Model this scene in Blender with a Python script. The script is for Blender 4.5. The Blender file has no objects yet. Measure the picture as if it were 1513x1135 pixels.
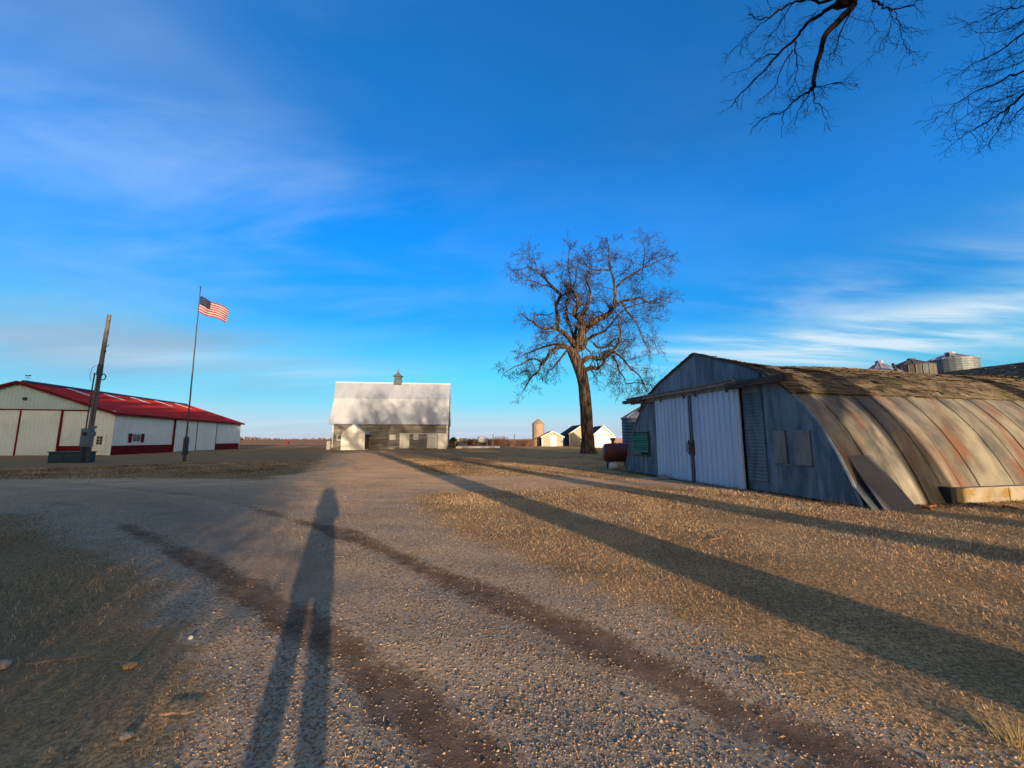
import bpy, math, random
import numpy as np
from mathutils import Vector, Matrix

R = math.radians
scene = bpy.context.scene
COL = scene.collection

# ------------------------------------------------------------------ camera
cam_data = bpy.data.cameras.new('camera')
cam = bpy.data.objects.new('camera', cam_data)
COL.objects.link(cam)
cam_data.sensor_width = 36.0
cam_data.lens = 36.0 * 600 / 1513
cam_data.clip_start = 0.05
cam_data.clip_end = 12000
cam.location = (0, 0, 1.55)
cam.rotation_euler = (R(90 + 7.735), 0, 0)
scene.camera = cam

# ------------------------------------------------------------------ light
SUN_EL, SHADOW_AZ = R(6.8), R(-23.0)          # shadows run 23 degrees left of straight ahead
sd = Vector((math.sin(SHADOW_AZ) * math.cos(SUN_EL), math.cos(SHADOW_AZ) * math.cos(SUN_EL), -math.sin(SUN_EL)))
sun_data = bpy.data.lights.new('sun', 'SUN')
sun_data.energy = 5.0
sun_data.angle = R(0.55)
sun_data.color = (1.0, 0.76, 0.50)
sun = bpy.data.objects.new('sun', sun_data)
sun.rotation_euler = sd.to_track_quat('-Z', 'Y').to_euler()
sun.location = (20, -40, 30)
COL.objects.link(sun)

# ------------------------------------------------------------------ world
world = bpy.data.worlds.new('World')
scene.world = world
world.use_nodes = True
wn, wl = world.node_tree.nodes, world.node_tree.links
wn.clear()
def wnode(t, **kw):
    n = wn.new(t)
    for k, v in kw.items(): setattr(n, k, v)
    return n
def wmath(op, a, b=None, c=None, clamp=False):
    n = wnode('ShaderNodeMath', operation=op, use_clamp=clamp)
    for i, v in enumerate((a, b, c)):
        if v is None: continue
        if isinstance(v, (int, float)): n.inputs[i].default_value = v
        else: wl.new(v, n.inputs[i])
    return n.outputs[0]
out = wnode('ShaderNodeOutputWorld'); bg = wnode('ShaderNodeBackground')
sky = wnode('ShaderNodeTexSky', sky_type='NISHITA')
sky.sun_disc = False
sky.sun_elevation = SUN_EL
sky.sun_rotation = R(157.0)
sky.air_density = 1.0; sky.dust_density = 3.0; sky.ozone_density = 1.0
tc = wnode('ShaderNodeTexCoord')
sep = wnode('ShaderNodeSeparateXYZ'); wl.new(tc.outputs['Generated'], sep.inputs[0])
dx, dy, dz = sep.outputs
zc = wmath('MAXIMUM', dz, 0.0)
# deep winter blue: the sky's own colour, saturated, and its level evened with height
hs = wnode('ShaderNodeHueSaturation'); hs.inputs['Saturation'].default_value = 1.0; hs.inputs['Value'].default_value = 1.0
wl.new(sky.outputs[0], hs.inputs['Color'])
grad = wnode('ShaderNodeValToRGB')
wl.new(zc, grad.inputs[0])
els = grad.color_ramp.elements
SKYK = [(0.0, (0.50, 0.56, 0.66)), (0.04, (0.44, 0.66, 0.80)), (0.085, (0.20, 0.70, 0.92)), (0.15, (0.075, 0.66, 1.05)), (0.27, (0.012, 0.38, 1.0)),
        (0.45, (0.003, 0.285, 0.95)), (0.60, (0.006, 0.20, 0.66)), (1.0, (0.01, 0.14, 0.46))]
els[0].position, els[0].color = SKYK[0][0], (*SKYK[0][1], 1)
els[1].position, els[1].color = SKYK[-1][0], (*SKYK[-1][1], 1)
for p, c in SKYK[1:-1]:
    e = els.new(p); e.color = (*c, 1)
SKY_GAIN = 5.1
gm = wnode('ShaderNodeVectorMath', operation='SCALE')
wl.new(grad.outputs[0], gm.inputs[0])
mixs = wnode('ShaderNodeMix', data_type='RGBA')
# away from the sun the air is the clear deep blue of the picture; towards the low sun it pales to the sky model's own glow
dsun = wmath('ADD', wmath('MULTIPLY', dx, math.sin(R(157))), wmath('MULTIPLY', dy, math.cos(R(157))))
mrd = wnode('ShaderNodeMapRange', interpolation_type='SMOOTHSTEP'); mrd.inputs[1].default_value = -.97; mrd.inputs[2].default_value = -.30; mrd.inputs[3].default_value = SKY_GAIN * 1.02; mrd.inputs[4].default_value = SKY_GAIN * .74   # darkest at right angles to the sun
wl.new(dsun, mrd.inputs[0]); wl.new(mrd.outputs[0], gm.inputs['Scale'])
mrs = wnode('ShaderNodeMapRange', interpolation_type='SMOOTHSTEP'); mrs.inputs[1].default_value = -.18; mrs.inputs[2].default_value = .38; mrs.inputs[3].default_value = .97; mrs.inputs[4].default_value = .05
wl.new(dsun, mrs.inputs[0]); wl.new(mrs.outputs[0], mixs.inputs[0])
wl.new(hs.outputs[0], mixs.inputs[6]); wl.new(gm.outputs[0], mixs.inputs[7])
# thin cirrus: noise on a flat layer high above (direction divided by its height)
inv = wmath('DIVIDE', 1.0, wmath('ADD', zc, 0.12))
comb = wnode('ShaderNodeCombineXYZ')
wl.new(wmath('MULTIPLY', dx, inv), comb.inputs[0]); wl.new(wmath('MULTIPLY', dy, inv), comb.inputs[1])
def cloud(scale, rot, sx, sy, lo, hi, seed, det=6):
    mp = wnode('ShaderNodeMapping'); mp.inputs['Rotation'].default_value = (0, 0, R(rot)); mp.inputs['Scale'].default_value = (sx, sy, 1); mp.inputs['Location'].default_value = (seed, seed * .37, 0)
    wl.new(comb.outputs[0], mp.inputs[0])
    nz = wnode('ShaderNodeTexNoise'); nz.inputs['Scale'].default_value = scale; nz.inputs['Detail'].default_value = det; nz.inputs['Roughness'].default_value = .55; nz.inputs['Distortion'].default_value = .35
    wl.new(mp.outputs[0], nz.inputs[0])
    mr = wnode('ShaderNodeMapRange', interpolation_type='SMOOTHSTEP'); mr.inputs[1].default_value = lo; mr.inputs[2].default_value = hi
    wl.new(nz.outputs[0], mr.inputs[0])
    return mr.outputs[0]
def smooth(v, a, b):
    mr = wnode('ShaderNodeMapRange', interpolation_type='SMOOTHSTEP'); mr.inputs[1].default_value = a; mr.inputs[2].default_value = b
    wl.new(v, mr.inputs[0]); return mr.outputs[0]
az = wmath('ARCTAN2', dx, dy)                   # 0 straight ahead, + to the right
def blob(az0, wa, z0, wz):                      # where in the sky a bank of cirrus lies
    a = wmath('DIVIDE', wmath('SUBTRACT', az, az0), wa); b = wmath('DIVIDE', wmath('SUBTRACT', dz, z0), wz)
    d = wmath('ADD', wmath('MULTIPLY', a, a), wmath('MULTIPLY', b, b))
    return wmath('POWER', 2.718, wmath('MULTIPLY', d, -1.0))
veil = cloud(0.55, 18, 1.0, 1.0, .36, .78, 3.1, 4)
wisp = cloud(0.9, -14, 0.45, 2.3, .42, .76, 7.7, 8)
wisp2 = cloud(1.5, -10, 0.40, 2.0, .40, .66, 2.3, 8)
low = cloud(0.8, 8, 0.30, 2.0, .40, .70, 1.9, 7)
low2 = cloud(.7, 4, .35, 1.6, .38, .66, 9.3, 6)
veil2 = cloud(1.3, 35, 0.7, 1.5, .38, .72, 5.2, 8)
vv = wmath('ADD', wmath('MULTIPLY', veil, .6), wmath('MULTIPLY', veil2, .5))
m1 = wmath('MULTIPLY', vv, wmath('ADD', wmath('MULTIPLY', blob(-.72, .50, .50, .22), 1.0), .07))
m2 = wmath('MULTIPLY', wmath('ADD', wmath('MULTIPLY', wisp, .7), wmath('MULTIPLY', smooth(veil2, .0, 1.0), .35)), blob(.78, .34, .275, .05))
m2b = wmath('MULTIPLY', wmath('ADD', wisp2, .12), wmath('MULTIPLY', blob(.72, .34, .185, .042), 1.5))
m3 = wmath('MULTIPLY', wmath('ADD', wmath('MULTIPLY', low, .8), .25), wmath('MULTIPLY', blob(-.66, .36, .15, .03), .8))
m4 = wmath('MULTIPLY', low, wmath('MULTIPLY', smooth(dz, .09, .0), .45))
tot = wmath('ADD', wmath('ADD', wmath('MULTIPLY', m1, .66), wmath('MULTIPLY', wmath('ADD', m2, m2b), .98)), wmath('ADD', wmath('MULTIPLY', m3, .80), m4), clamp=True)
mixc = wnode('ShaderNodeMix', data_type='RGBA')
mixc.inputs[7].default_value = (3.1, 3.9, 4.5, 1)
mixg = wnode('ShaderNodeMix', data_type='RGBA'); mixg.inputs[7].default_value = (1.15, 2.15, 3.2, 1)      # thicker grey blue bank low on the left
wl.new(wmath('MULTIPLY', wmath('ADD', wmath('MULTIPLY', low2, .8), .35), wmath('MULTIPLY', blob(-.80, .42, .165, .07), .95), clamp=True), mixg.inputs[0]); wl.new(mixs.outputs[2], mixg.inputs[6])
wl.new(tot, mixc.inputs[0]); wl.new(mixg.outputs[2], mixc.inputs[6])
wl.new(mixc.outputs[2], bg.inputs[0]); bg.inputs[1].default_value = 0.14
wl.new(bg.outputs[0], out.inputs[0])

scene.view_settings.view_transform = 'Standard'
scene.view_settings.look = 'None'
scene.view_settings.gamma = 1
scene.view_settings.use_curve_mapping = False
scene.view_settings.exposure = 0.6
scene.render.engine = 'CYCLES'
scene.cycles.max_bounces = 5
scene.cycles.use_denoising = True

# ------------------------------------------------------------------ materials
MATS = {}
def mat(name, c1, c2=None, scale=3.0, rough=.8, bump=0.0, bscale=30.0, metallic=0.0, stretch=(1, 1, 1), lo=.35, hi=.65,
        c3=None, s3=1.0, t3=(.55, .7), obj_rand=0.0, detail=5, world=False, stretch3=None, bdist=.02):
    if name in MATS: return MATS[name]
    m = bpy.data.materials.new(name); m.use_nodes = True
    n, l = m.node_tree.nodes, m.node_tree.links
    b = n['Principled BSDF']; b.inputs['Roughness'].default_value = rough; b.inputs['Metallic'].default_value = metallic
    if rough > .6: b.inputs['Specular IOR Level'].default_value = .12
    tcx = n.new('ShaderNodeTexCoord'); vec = tcx.outputs['Object']
    if world: vec = n.new('ShaderNodeNewGeometry').outputs['Position']
    oi = n.new('ShaderNodeObjectInfo')
    if obj_rand > 0 and not world:
        a = n.new('ShaderNodeVectorMath'); a.operation = 'ADD'; sc = n.new('ShaderNodeMath'); sc.operation = 'MULTIPLY'; sc.inputs[1].default_value = 57.0
        l.new(oi.outputs['Random'], sc.inputs[0]); l.new(vec, a.inputs[0]); l.new(sc.outputs[0], a.inputs[1]); vec = a.outputs[0]
    def noise(scale, det, st):
        mp = n.new('ShaderNodeMapping'); mp.inputs['Scale'].default_value = st; l.new(vec, mp.inputs[0])
        z = n.new('ShaderNodeTexNoise'); z.inputs['Scale'].default_value = scale; z.inputs['Detail'].default_value = det; z.inputs['Roughness'].default_value = .6
        l.new(mp.outputs[0], z.inputs[0]); return z.outputs[0]
    def rng(v, a, bb):
        r = n.new('ShaderNodeMapRange'); r.inputs[1].default_value = a; r.inputs[2].default_value = bb; l.new(v, r.inputs[0]); return r.outputs[0]
    if c2 is None: c2 = tuple(x * .8 for x in c1)
    mx = n.new('ShaderNodeMix'); mx.data_type = 'RGBA'
    mx.inputs[6].default_value = (*c1, 1); mx.inputs[7].default_value = (*c2, 1)
    l.new(rng(noise(scale, detail, stretch), lo, hi), mx.inputs[0])
    col = mx.outputs[2]
    if c3 is not None:
        m3_ = n.new('ShaderNodeMix'); m3_.data_type = 'RGBA'; m3_.inputs[7].default_value = (*c3, 1)
        l.new(col, m3_.inputs[6]); l.new(rng(noise(s3, detail, stretch3 or stretch), *t3), m3_.inputs[0]); col = m3_.outputs[2]
    if obj_rand > 0:
        h = n.new('ShaderNodeHueSaturation'); r = n.new('ShaderNodeMapRange'); r.inputs[3].default_value = 1 - obj_rand; r.inputs[4].default_value = 1 + obj_rand
        l.new(oi.outputs['Random'], r.inputs[0]); l.new(r.outputs[0], h.inputs['Value']); l.new(col, h.inputs['Color']); col = h.outputs[0]
    l.new(col, b.inputs['Base Color'])
    if bump > 0:
        bp = n.new('ShaderNodeBump'); bp.inputs['Strength'].default_value = bump; bp.inputs['Distance'].default_value = bdist
        l.new(noise(bscale, 4, stretch), bp.inputs['Height']); l.new(bp.outputs[0], b.inputs['Normal'])
    MATS[name] = m
    return m

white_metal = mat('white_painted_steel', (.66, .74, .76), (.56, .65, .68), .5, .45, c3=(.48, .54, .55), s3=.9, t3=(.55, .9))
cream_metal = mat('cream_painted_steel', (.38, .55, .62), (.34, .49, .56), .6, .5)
red_metal = mat('dark_red_steel', (.14, .006, .010), (.10, .005, .008), .8, .7)
red_roof = mat('red_roof_steel', (.43, .028, .016), (.34, .020, .013), .6, .85)
dark_metal = mat('dark_metal', (.03, .035, .045), (.02, .02, .03), 4, .5)
glass_dark = mat('dark_glass', (.02, .025, .03), (.03, .035, .04), 2, .12)
white_trim = mat('white_trim', (.78, .78, .74), (.66, .66, .60), 2, .6)
skylight_m = mat('translucent_skylight', (.62, .62, .62), (.55, .55, .55), 2, .5)
concrete = mat('old_concrete', (.33, .30, .24), (.24, .20, .15), 1.5, .9, .4, 25, c3=(.24, .17, .07), s3=1.1, t3=(.55, .62))
bark = mat('cottonwood_bark', (.15, .105, .075), (.022, .017, .015), 3.2, .95, 1.0, 7, stretch=(2.2, 2.2, .30), lo=.42, hi=.56, bdist=.12, detail=8)
bark_far = mat('branch_bark', (.060, .043, .040), (.030, .022, .022), 3, .95, stretch=(1, 1, 1))
bark_dark = mat('dark_twig_bark', (.022, .015, .014), (.014, .010, .010), 3, .95)
pole_wood = mat('weathered_pole_wood', (.22, .20, .185), (.11, .10, .095), 4, .9, .4, 20, stretch=(3, 3, .2))
galv = mat('galvanised_sheet', (.20, .225, .26), (.075, .10, .13), 1.5, .6, .2, 8, metallic=.15, c3=(.05, .05, .06), s3=.9, t3=(.60, .76), obj_rand=.20, stretch=(2.2, 1, .5), lo=.38, hi=.62, detail=7)
galv_rust = mat('weathered_curved_sheet', (.27, .245, .19), (.085, .080, .072), 1.0, .6, .35, 9, metallic=.15, c3=(.17, .078, .038), s3=.8, t3=(.52, .66), obj_rand=.22, stretch=(1.3, .8, .55), stretch3=(1.5, .7, .45), detail=8, lo=.36, hi=.60, world=True)
door_blue = mat('ribbed_door_steel', (.56, .66, .80), (.46, .56, .70), .8, .5, c3=(.36, .44, .56), s3=1.5, t3=(.55, .8), stretch=(1, 1, .3))
beam_wood = mat('weathered_beam_wood', (.13, .10, .075), (.05, .04, .032), 3, .9, .5, 20, stretch=(.4, 1, 2))
board_grey = mat('grey_sheathing_board', (.16, .155, .165), (.11, .11, .13), 1.2, .85)
pale_board = mat('pale_weathered_plywood', (.33, .31, .27), (.20, .18, .16), 2, .85, stretch=(3, 1, .6), obj_rand=.15)
shingle_m = mat('weathered_shingles', (.21, .165, .115), (.070, .056, .042), 2.3, .95, .5, 30, c3=(.11, .105, .055), s3=.9, t3=(.54, .66), stretch=(2.0, .8, 2.0), lo=.40, hi=.60)
roof_dark = mat('dark_shingle_roof', (.045, .048, .055), (.03, .03, .035), 3, .9)
barn_wall_m = mat('bare_grey_barn_siding', (.26, .24, .22), (.13, .125, .12), .9, .95, .3, 12, stretch=(.4, .4, 3.0), c3=(.38, .35, .30), s3=.5, t3=(.52, .7), lo=.35, hi=.6)
barn_roof_m = mat('pale_steel_roof', (.41, .44, .50), (.32, .35, .41), .35, .55, stretch=(2.0, .5, .5), c3=(.42, .40, .39), s3=.9, t3=(.62, .9))
barn_white = mat('chalky_white_paint', (.78, .76, .72), (.62, .60, .55), 1.2, .8, stretch=(1.5, 1.5, .6))
green_paint = mat('green_painted_slats', (.012, .21, .125), (.012, .13, .09), 2, .6, obj_rand=.35)
rust_red = mat('faded_red_tank_paint', (.17, .022, .022), (.11, .018, .02), 2, .5)
tank_white = mat('white_tank_paint', (.68, .66, .62), (.5, .48, .44), 2, .5)
bin_metal = mat('corrugated_bin_steel', (.17, .20, .215), (.12, .15, .17), .8, .5, metallic=.3, c3=(.24, .20, .12), s3=.4, t3=(.55, .75))
bin_far = mat('brown_stave_bin', (.36, .26, .19), (.26, .20, .16), .6, .8)
bin_roof = mat('bin_roof_steel', (.34, .33, .36), (.24, .24, .27), .8, .5, metallic=.2)
box_green = mat('dark_green_steel', (.014, .045, .052), (.010, .032, .038), 2, .55)
meter_m = mat('grey_meter_enclosure', (.10, .16, .19), (.08, .13, .16), 3, .5)
shed_grey = mat('grey_shed_siding', (.40, .38, .30), (.31, .29, .23), .8, .85, stretch=(.5, .5, 3))
shed_side = mat('blue_grey_shed_siding', (.13, .16, .19), (.10, .12, .15), .8, .85)
shed_white = mat('white_shed_siding', (.80, .78, .70), (.70, .68, .60), .8, .7, stretch=(.5, .5, 3))
needle_m = mat('spruce_needles', (.030, .050, .024), (.018, .032, .018), 2, .9)
bush_brown = mat('brown_bare_brush', (.20, .105, .065), (.11, .06, .04), 1.5, .95)
wood_far_m = mat('far_bare_woods', (.17, .115, .11), (.12, .085, .085), .02, .95)
stick_m = mat('dry_stick', (.36, .22, .12), (.22, .13, .08), 6, .9)
tan_leaf = mat('dry_tan_leaf', (.75, .42, .12), (.55, .30, .10), 8, .8)
stone_m = mat('pale_stone', (.42, .36, .30), (.30, .26, .22), 8, .9)
coat_m = mat('dark_coat', (.03, .035, .05), (.02, .025, .035), 8, .9)
jean_m = mat('blue_jeans', (.06, .08, .14), (.04, .06, .11), 8, .9)
skin_m = mat('skin', (.50, .30, .22), (.45, .26, .19), 8, .6)
snow_m = mat('pale_slab_surface', (.72, .66, .62), (.52, .46, .42), .5, .8)

# ------------------------------------------------------------------ helpers
class MB:
    def __init__(s): s.v = []; s.f = []; s.m = []; s.k = 0
    def add(s, vs, fs, mi=0):
        o = len(s.v); s.v += [tuple(p) for p in vs]
        for f in fs: s.f.append(tuple(i + o for i in f)); s.m.append(mi)
    def box(s, a, b, mi=0):
        x0, y0, z0 = a; x1, y1, z1 = b
        s.add([(x0,y0,z0),(x1,y0,z0),(x1,y1,z0),(x0,y1,z0),(x0,y0,z1),(x1,y0,z1),(x1,y1,z1),(x0,y1,z1)],
              [(0,3,2,1),(4,5,6,7),(0,1,5,4),(1,2,6,5),(2,3,7,6),(3,0,4,7)], mi)
    def prism(s, prof, a, b, axis='y', mi=0, caps=True):   # closed profile (u, z) swept along y or x
        n = len(prof)
        P = (lambda u, z, t: (u, t, z)) if axis == 'y' else (lambda u, z, t: (t, u, z))
        vs = [P(u, z, a) for u, z in prof] + [P(u, z, b) for u, z in prof]
        fs = [(i, (i + 1) % n, (i + 1) % n + n, i + n) for i in range(n)]
        if caps: fs += [tuple(range(n))[::-1], tuple(range(n, 2 * n))]
        s.add(vs, fs, mi)
    def hull(s, bot, top, mi=0):                            # 4-corner slab between two quads
        s.add(list(bot) + list(top), [(3,2,1,0),(4,5,6,7),(0,1,5,4),(1,2,6,5),(2,3,7,6),(3,0,4,7)], mi)
    def slab(s, a, b, c, d, t, mi=0):                       # quad a,b,c,d with thickness t along its normal
        a, b, c, d = map(Vector, (a, b, c, d)); nrm = (b - a).cross(d - a).normalized() * t
        s.hull([p - nrm for p in (a, b, c, d)], [a, b, c, d], mi)
    def cyl(s, c, r, z0, z1, n=16, r1=None, mi=0):
        r1 = r if r1 is None else r1
        vs = [(c[0] + r * math.cos(2*math.pi*i/n), c[1] + r * math.sin(2*math.pi*i/n), z0) for i in range(n)]
        vs += [(c[0] + r1 * math.cos(2*math.pi*i/n), c[1] + r1 * math.sin(2*math.pi*i/n), z1) for i in range(n)]
        s.add(vs, [(i, (i+1) % n, (i+1) % n + n, i + n) for i in range(n)] + [tuple(range(n))[::-1], tuple(range(n, 2*n))], mi)
    def lathe(s, prof, n=16, c=(0, 0), mi=0):               # (r, z) list
        vs = []
        for r, z in prof: vs += [(c[0] + r * math.cos(2*math.pi*i/n), c[1] + r * math.sin(2*math.pi*i/n), z) for i in range(n)]
        fs = [(k*n + i, k*n + (i+1) % n, (k+1)*n + (i+1) % n, (k+1)*n + i) for k in range(len(prof)-1) for i in range(n)]
        fs += [tuple(range(n))[::-1], tuple(range((len(prof)-1)*n, len(prof)*n))]
        s.add(vs, fs, mi)
    def tube(s, pts, rads, n=6, mi=0, cap=True):
        k = len(pts); o = len(s.v); pv = None
        for i, p in enumerate(pts):
            p = Vector(p)
            t = (Vector(pts[min(i+1, k-1)]) - Vector(pts[max(i-1, 0)]))
            if t.length < 1e-9: t = Vector((0, 0, 1))
            t.normalize()
            if pv is None:
                u = t.orthogonal().normalized()
            else:
                u = (pv - t * pv.dot(t))
                u = u.normalized() if u.length > 1e-6 else t.orthogonal().normalized()
            pv = u; w = t.cross(u); r = rads[i]
            for j in range(n):
                a = 2 * math.pi * j / n
                q = p + (u * math.cos(a) + w * math.sin(a)) * r
                s.v.append((q.x, q.y, q.z))
        for i in range(k - 1):
            for j in range(n):
                s.f.append((o + i*n + j, o + i*n + (j+1) % n, o + (i+1)*n + (j+1) % n, o + (i+1)*n + j)); s.m.append(mi)
        if cap and n > 2:
            s.f.append(tuple(o + j for j in range(n))[::-1]); s.m.append(mi)
            s.f.append(tuple(o + (k-1)*n + j for j in range(n))); s.m.append(mi)
    def mesh(s, name, mats, smooth=False):
        me = bpy.data.meshes.new(name); me.from_pydata(s.v, [], s.f)
        mats = mats if isinstance(mats, (list, tuple)) else [mats]
        for m in mats: me.materials.append(m)
        if len(mats) > 1: me.polygons.foreach_set('material_index', s.m)
        if smooth: me.polygons.foreach_set('use_smooth', [True] * len(me.polygons))
        me.update(); return me
    def build(s, name, mats, parent=None, smooth=False, loc=(0, 0, 0), rot=(0, 0, 0)):
        return link(name, s.mesh(name, mats, smooth), parent, loc, rot)

def link(name, me, parent=None, loc=(0, 0, 0), rot=(0, 0, 0)):
    o = bpy.data.objects.new(name, me); COL.objects.link(o)
    o.parent = parent; o.location = loc; o.rotation_euler = rot
    return o
def thing(name, label, cat, loc=(0, 0, 0), rz=0, group=None):
    o = bpy.data.objects.new(name, None); COL.objects.link(o)
    o.location = loc; o.rotation_euler = (0, 0, rz); o.empty_display_size = .2
    return tag(o, label, cat, group)
def tag(o, label, cat, group=None):
    o['label'] = label; o['category'] = cat
    if group: o['group'] = group
    return o
def copy_tree(o, parent=None):
    c = o.copy(); COL.objects.link(c); c.parent = parent
    for ch in list(o.children): copy_tree(ch, c)
    return c

def ribbed(u0, u1, z0, z1, pitch=.30, rib=.04, depth=.022, y=0.0, ztop=None, out=-1):
    """a sheet in the x-z plane with raised ribs; ztop(u) gives a sloping top"""
    mb = MB(); us = [(u0, 0)]; u = u0 + pitch * .5
    while u < u1 - rib * 2:
        us += [(u - rib, 0), (u - rib * .5, depth), (u + rib * .5, depth), (u + rib, 0)]; u += pitch
    us.append((u1, 0))
    if ztop is not None:     # keep the break of a gable
        us = sorted(us + [(ztop.apex, 0)], key=lambda t: t[0]) if u0 < ztop.apex < u1 else us
    f = ztop if ztop is not None else (lambda q: z1)
    vs = []
    for q, d in us: vs += [(q, y + out * d, z0), (q, y + out * d, f(q))]
    mb.add(vs, [(2*i, 2*i+2, 2*i+3, 2*i+1) for i in range(len(us) - 1)])
    vb = [(us[0][0], y + .05, z0), (us[-1][0], y + .05, z0)]
    return mb

# ------------------------------------------------------------------ ground
GRAVEL = [(-60,14),(-23.8,15.2),(-20.1,16.3),(-15.3,16.8),(-9.8,16.2),(-10.0,19.9),(-14.2,30.8),(-20.5,47),(-20,56),(-15.5,56),(-15.8,47),(-7.9,28.9),(-3.4,18.1),
          (2.9,17.1),(4.6,15.6),(5.6,17.2),(7.0,12.9),(5.2,13.2),(3.3,14.1),(.5,12.8),(-2.2,12.5),(-2.5,10.8),(-1.4,8.0),(-.1,5.8),(.7,4.5),(1.4,3.6),(1.9,2.8),(2.4,2.2),(3.2,.8),(5,-4),(8,-14),
          (0,-16),(-1.2,-4),(-1.35,0),(-1.45,2.0),(-1.9,2.7),(-2.6,3.4),(-3.5,4.3),(-4.9,5.4),(-7.2,6.9),(-10.2,8.4),(-14.1,9.2),(-60,9)]
RUTS = [([(-60,15.5),(-22.7,16.3),(-19.1,15.5),(-14.6,14.3),(-8.5,11.5),(-5.9,9.6),(-4.6,8.5),(-3.0,7.2),(-1.4,5.6),(-.4,4.5),(.3,3.8),(.7,3.3),(1.1,2.9),(1.3,2.6),(1.8,2.1),(3,.6),(5,-3)], .19, .92),
        ([(-60,12.5),(-14.1,11.5),(-12.2,10.8),(-10.4,10.0),(-7.5,8.0),(-3.8,5.3),(-2.0,3.9),(-1.3,3.3),(-.8,2.8),(-.5,2.5),(-.2,2.2),(1,0)], .17, .88),
        ([(-8.5,10.9),(-4.5,7.9),(-2.0,5.9),(-.4,4.1),(.2,3.4),(.6,2.9),(.9,2.6),(1.2,2.3),(1.6,1.6)], .05, .45),
        ([(-24,13.6),(-14,12.7),(-9,9.6),(-5.5,7.2)], .10, .4)]
def seg_dist(X, Y, pl):
    d = np.full(X.shape, 1e9)
    for (x0, y0), (x1, y1) in zip(pl[:-1], pl[1:]):
        vx, vy = x1 - x0, y1 - y0; L = vx*vx + vy*vy + 1e-12
        t = np.clip(((X - x0)*vx + (Y - y0)*vy) / L, 0, 1)
        d = np.minimum(d, np.hypot(X - x0 - t*vx, Y - y0 - t*vy))
    return d
def inside(X, Y, pg):
    c = np.zeros(X.shape, bool)
    for (x0, y0), (x1, y1) in zip(pg, pg[1:] + pg[:1]):
        if y0 == y1: continue
        c ^= ((y0 > Y) != (y1 > Y)) & (X < (x1 - x0) * (Y - y0) / (y1 - y0) + x0)
    return c
_rs = np.random.RandomState(5)
_ph = _rs.uniform(0, 6.28, (40, 3)); _fr = _rs.normal(0, 1, (40, 2))
def vnoise(X, Y, f, o=0, n=8):
    s = np.zeros(np.shape(X))
    for i in range(n):
        j = (i + o) % 40; s = s + np.sin((X * _fr[j, 0] + Y * _fr[j, 1]) * f + _ph[j, 0])
    return s / math.sqrt(n / 2) * .5
def gravel_w(X, Y):
    d = seg_dist(X, Y, GRAVEL + GRAVEL[:1]); d = np.where(inside(X, Y, GRAVEL), d, -d)
    dist = np.hypot(X, Y)
    soft = .35 + dist * .05
    d = d + vnoise(X, Y, 2.2) * .22 + vnoise(X, Y, 6, 9) * .12
    return np.clip(d / soft * .5 + .5, 0, 1)
def rut_w(X, Y):
    w = np.zeros(X.shape)
    for pl, hw, s in RUTS:
        d = seg_dist(X, Y, pl) + vnoise(X, Y, 1.1, 33) * .05 + vnoise(X, Y, 4, 3) * .06 + vnoise(X, Y, 13, 17) * .03
        fade = (1 - .50 * np.clip((np.hypot(X, Y) - 5.5) / 7, 0, 1)) * (.86 + .22 * vnoise(X, Y, 1.3, 28))
        w = np.maximum(w, s * fade * np.clip(1.15 - d / (hw * 1.8), 0, 1) ** .8)
    return np.clip(w, 0, 1)
PACKED = [([(-60,13.6),(-20,13.9),(-13,12.6),(-8.5,10.0),(-5.2,7.4),(-3.2,5.6),(-2.2,4.4)], .55), ([(-60,15.2),(-20,15.2),(-13,13.6),(-8,11.6),(-5,9.6)], .30)]
def pack_w(X, Y):
    w = np.zeros(X.shape)
    for pl, hw in PACKED: w = np.maximum(w, np.clip(1.4 - (seg_dist(X, Y, pl) + vnoise(X, Y, 3, 6) * .08) / hw, 0, 1))
    return w
def gz(X, Y):
    X = np.asarray(X, float); Y = np.asarray(Y, float)
    near = np.clip(1.4 - np.hypot(X, Y) / 25, 0, 1)
    return (vnoise(X, Y, .9, 5) * .016 + vnoise(X, Y, 3.1, 15) * .007) * near - rut_w(X, Y) * .022

def axis(dense_lo, dense_hi, step, far):
    a = list(np.arange(dense_lo, dense_hi, step)); s = step; x = a[-1]
    while x < far: s *= 1.13; x += s; a.append(x)
    s = step; x = a[0]; b = []
    while x > -far: s *= 1.13; x -= s; b.append(x)
    return np.array(b[::-1] + a)
gx = axis(-14, 10, .08, 6500); gy = axis(0.5, 15, .07, 6500)
GX, GY = np.meshgrid(gx, gy)
X, Y = GX.ravel(), GY.ravel()
Z = gz(X, Y)
me = bpy.data.meshes.new('ground')
nx, ny = len(gx), len(gy)
me.vertices.add(nx * ny); me.vertices.foreach_set('co', np.column_stack([X, Y, Z]).ravel())
i0 = (np.arange(ny - 1)[:, None] * nx + np.arange(nx - 1)[None, :]).ravel()
quads = np.column_stack([i0, i0 + 1, i0 + 1 + nx, i0 + nx]).astype(np.int32)
def set_faces(me, quads, k):
    nf = len(quads); me.loops.add(nf * k); me.polygons.add(nf)
    me.loops.foreach_set('vertex_index', quads.ravel().astype(np.int32))
    me.polygons.foreach_set('loop_start', (np.arange(nf) * k).astype(np.int32))
    me.update(calc_edges=True)
set_faces(me, quads, 4)
me.polygons.foreach_set('use_smooth', np.ones(len(quads), bool))
for nm, val in (('gravel', gravel_w(X, Y)), ('rut', rut_w(X, Y)), ('packed', pack_w(X, Y))):
    at = me.attributes.new(nm, 'FLOAT', 'POINT'); at.data.foreach_set('value', val.astype(np.float32))
gm_ = bpy.data.materials.new('ground'); gm_.use_nodes = True
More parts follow.
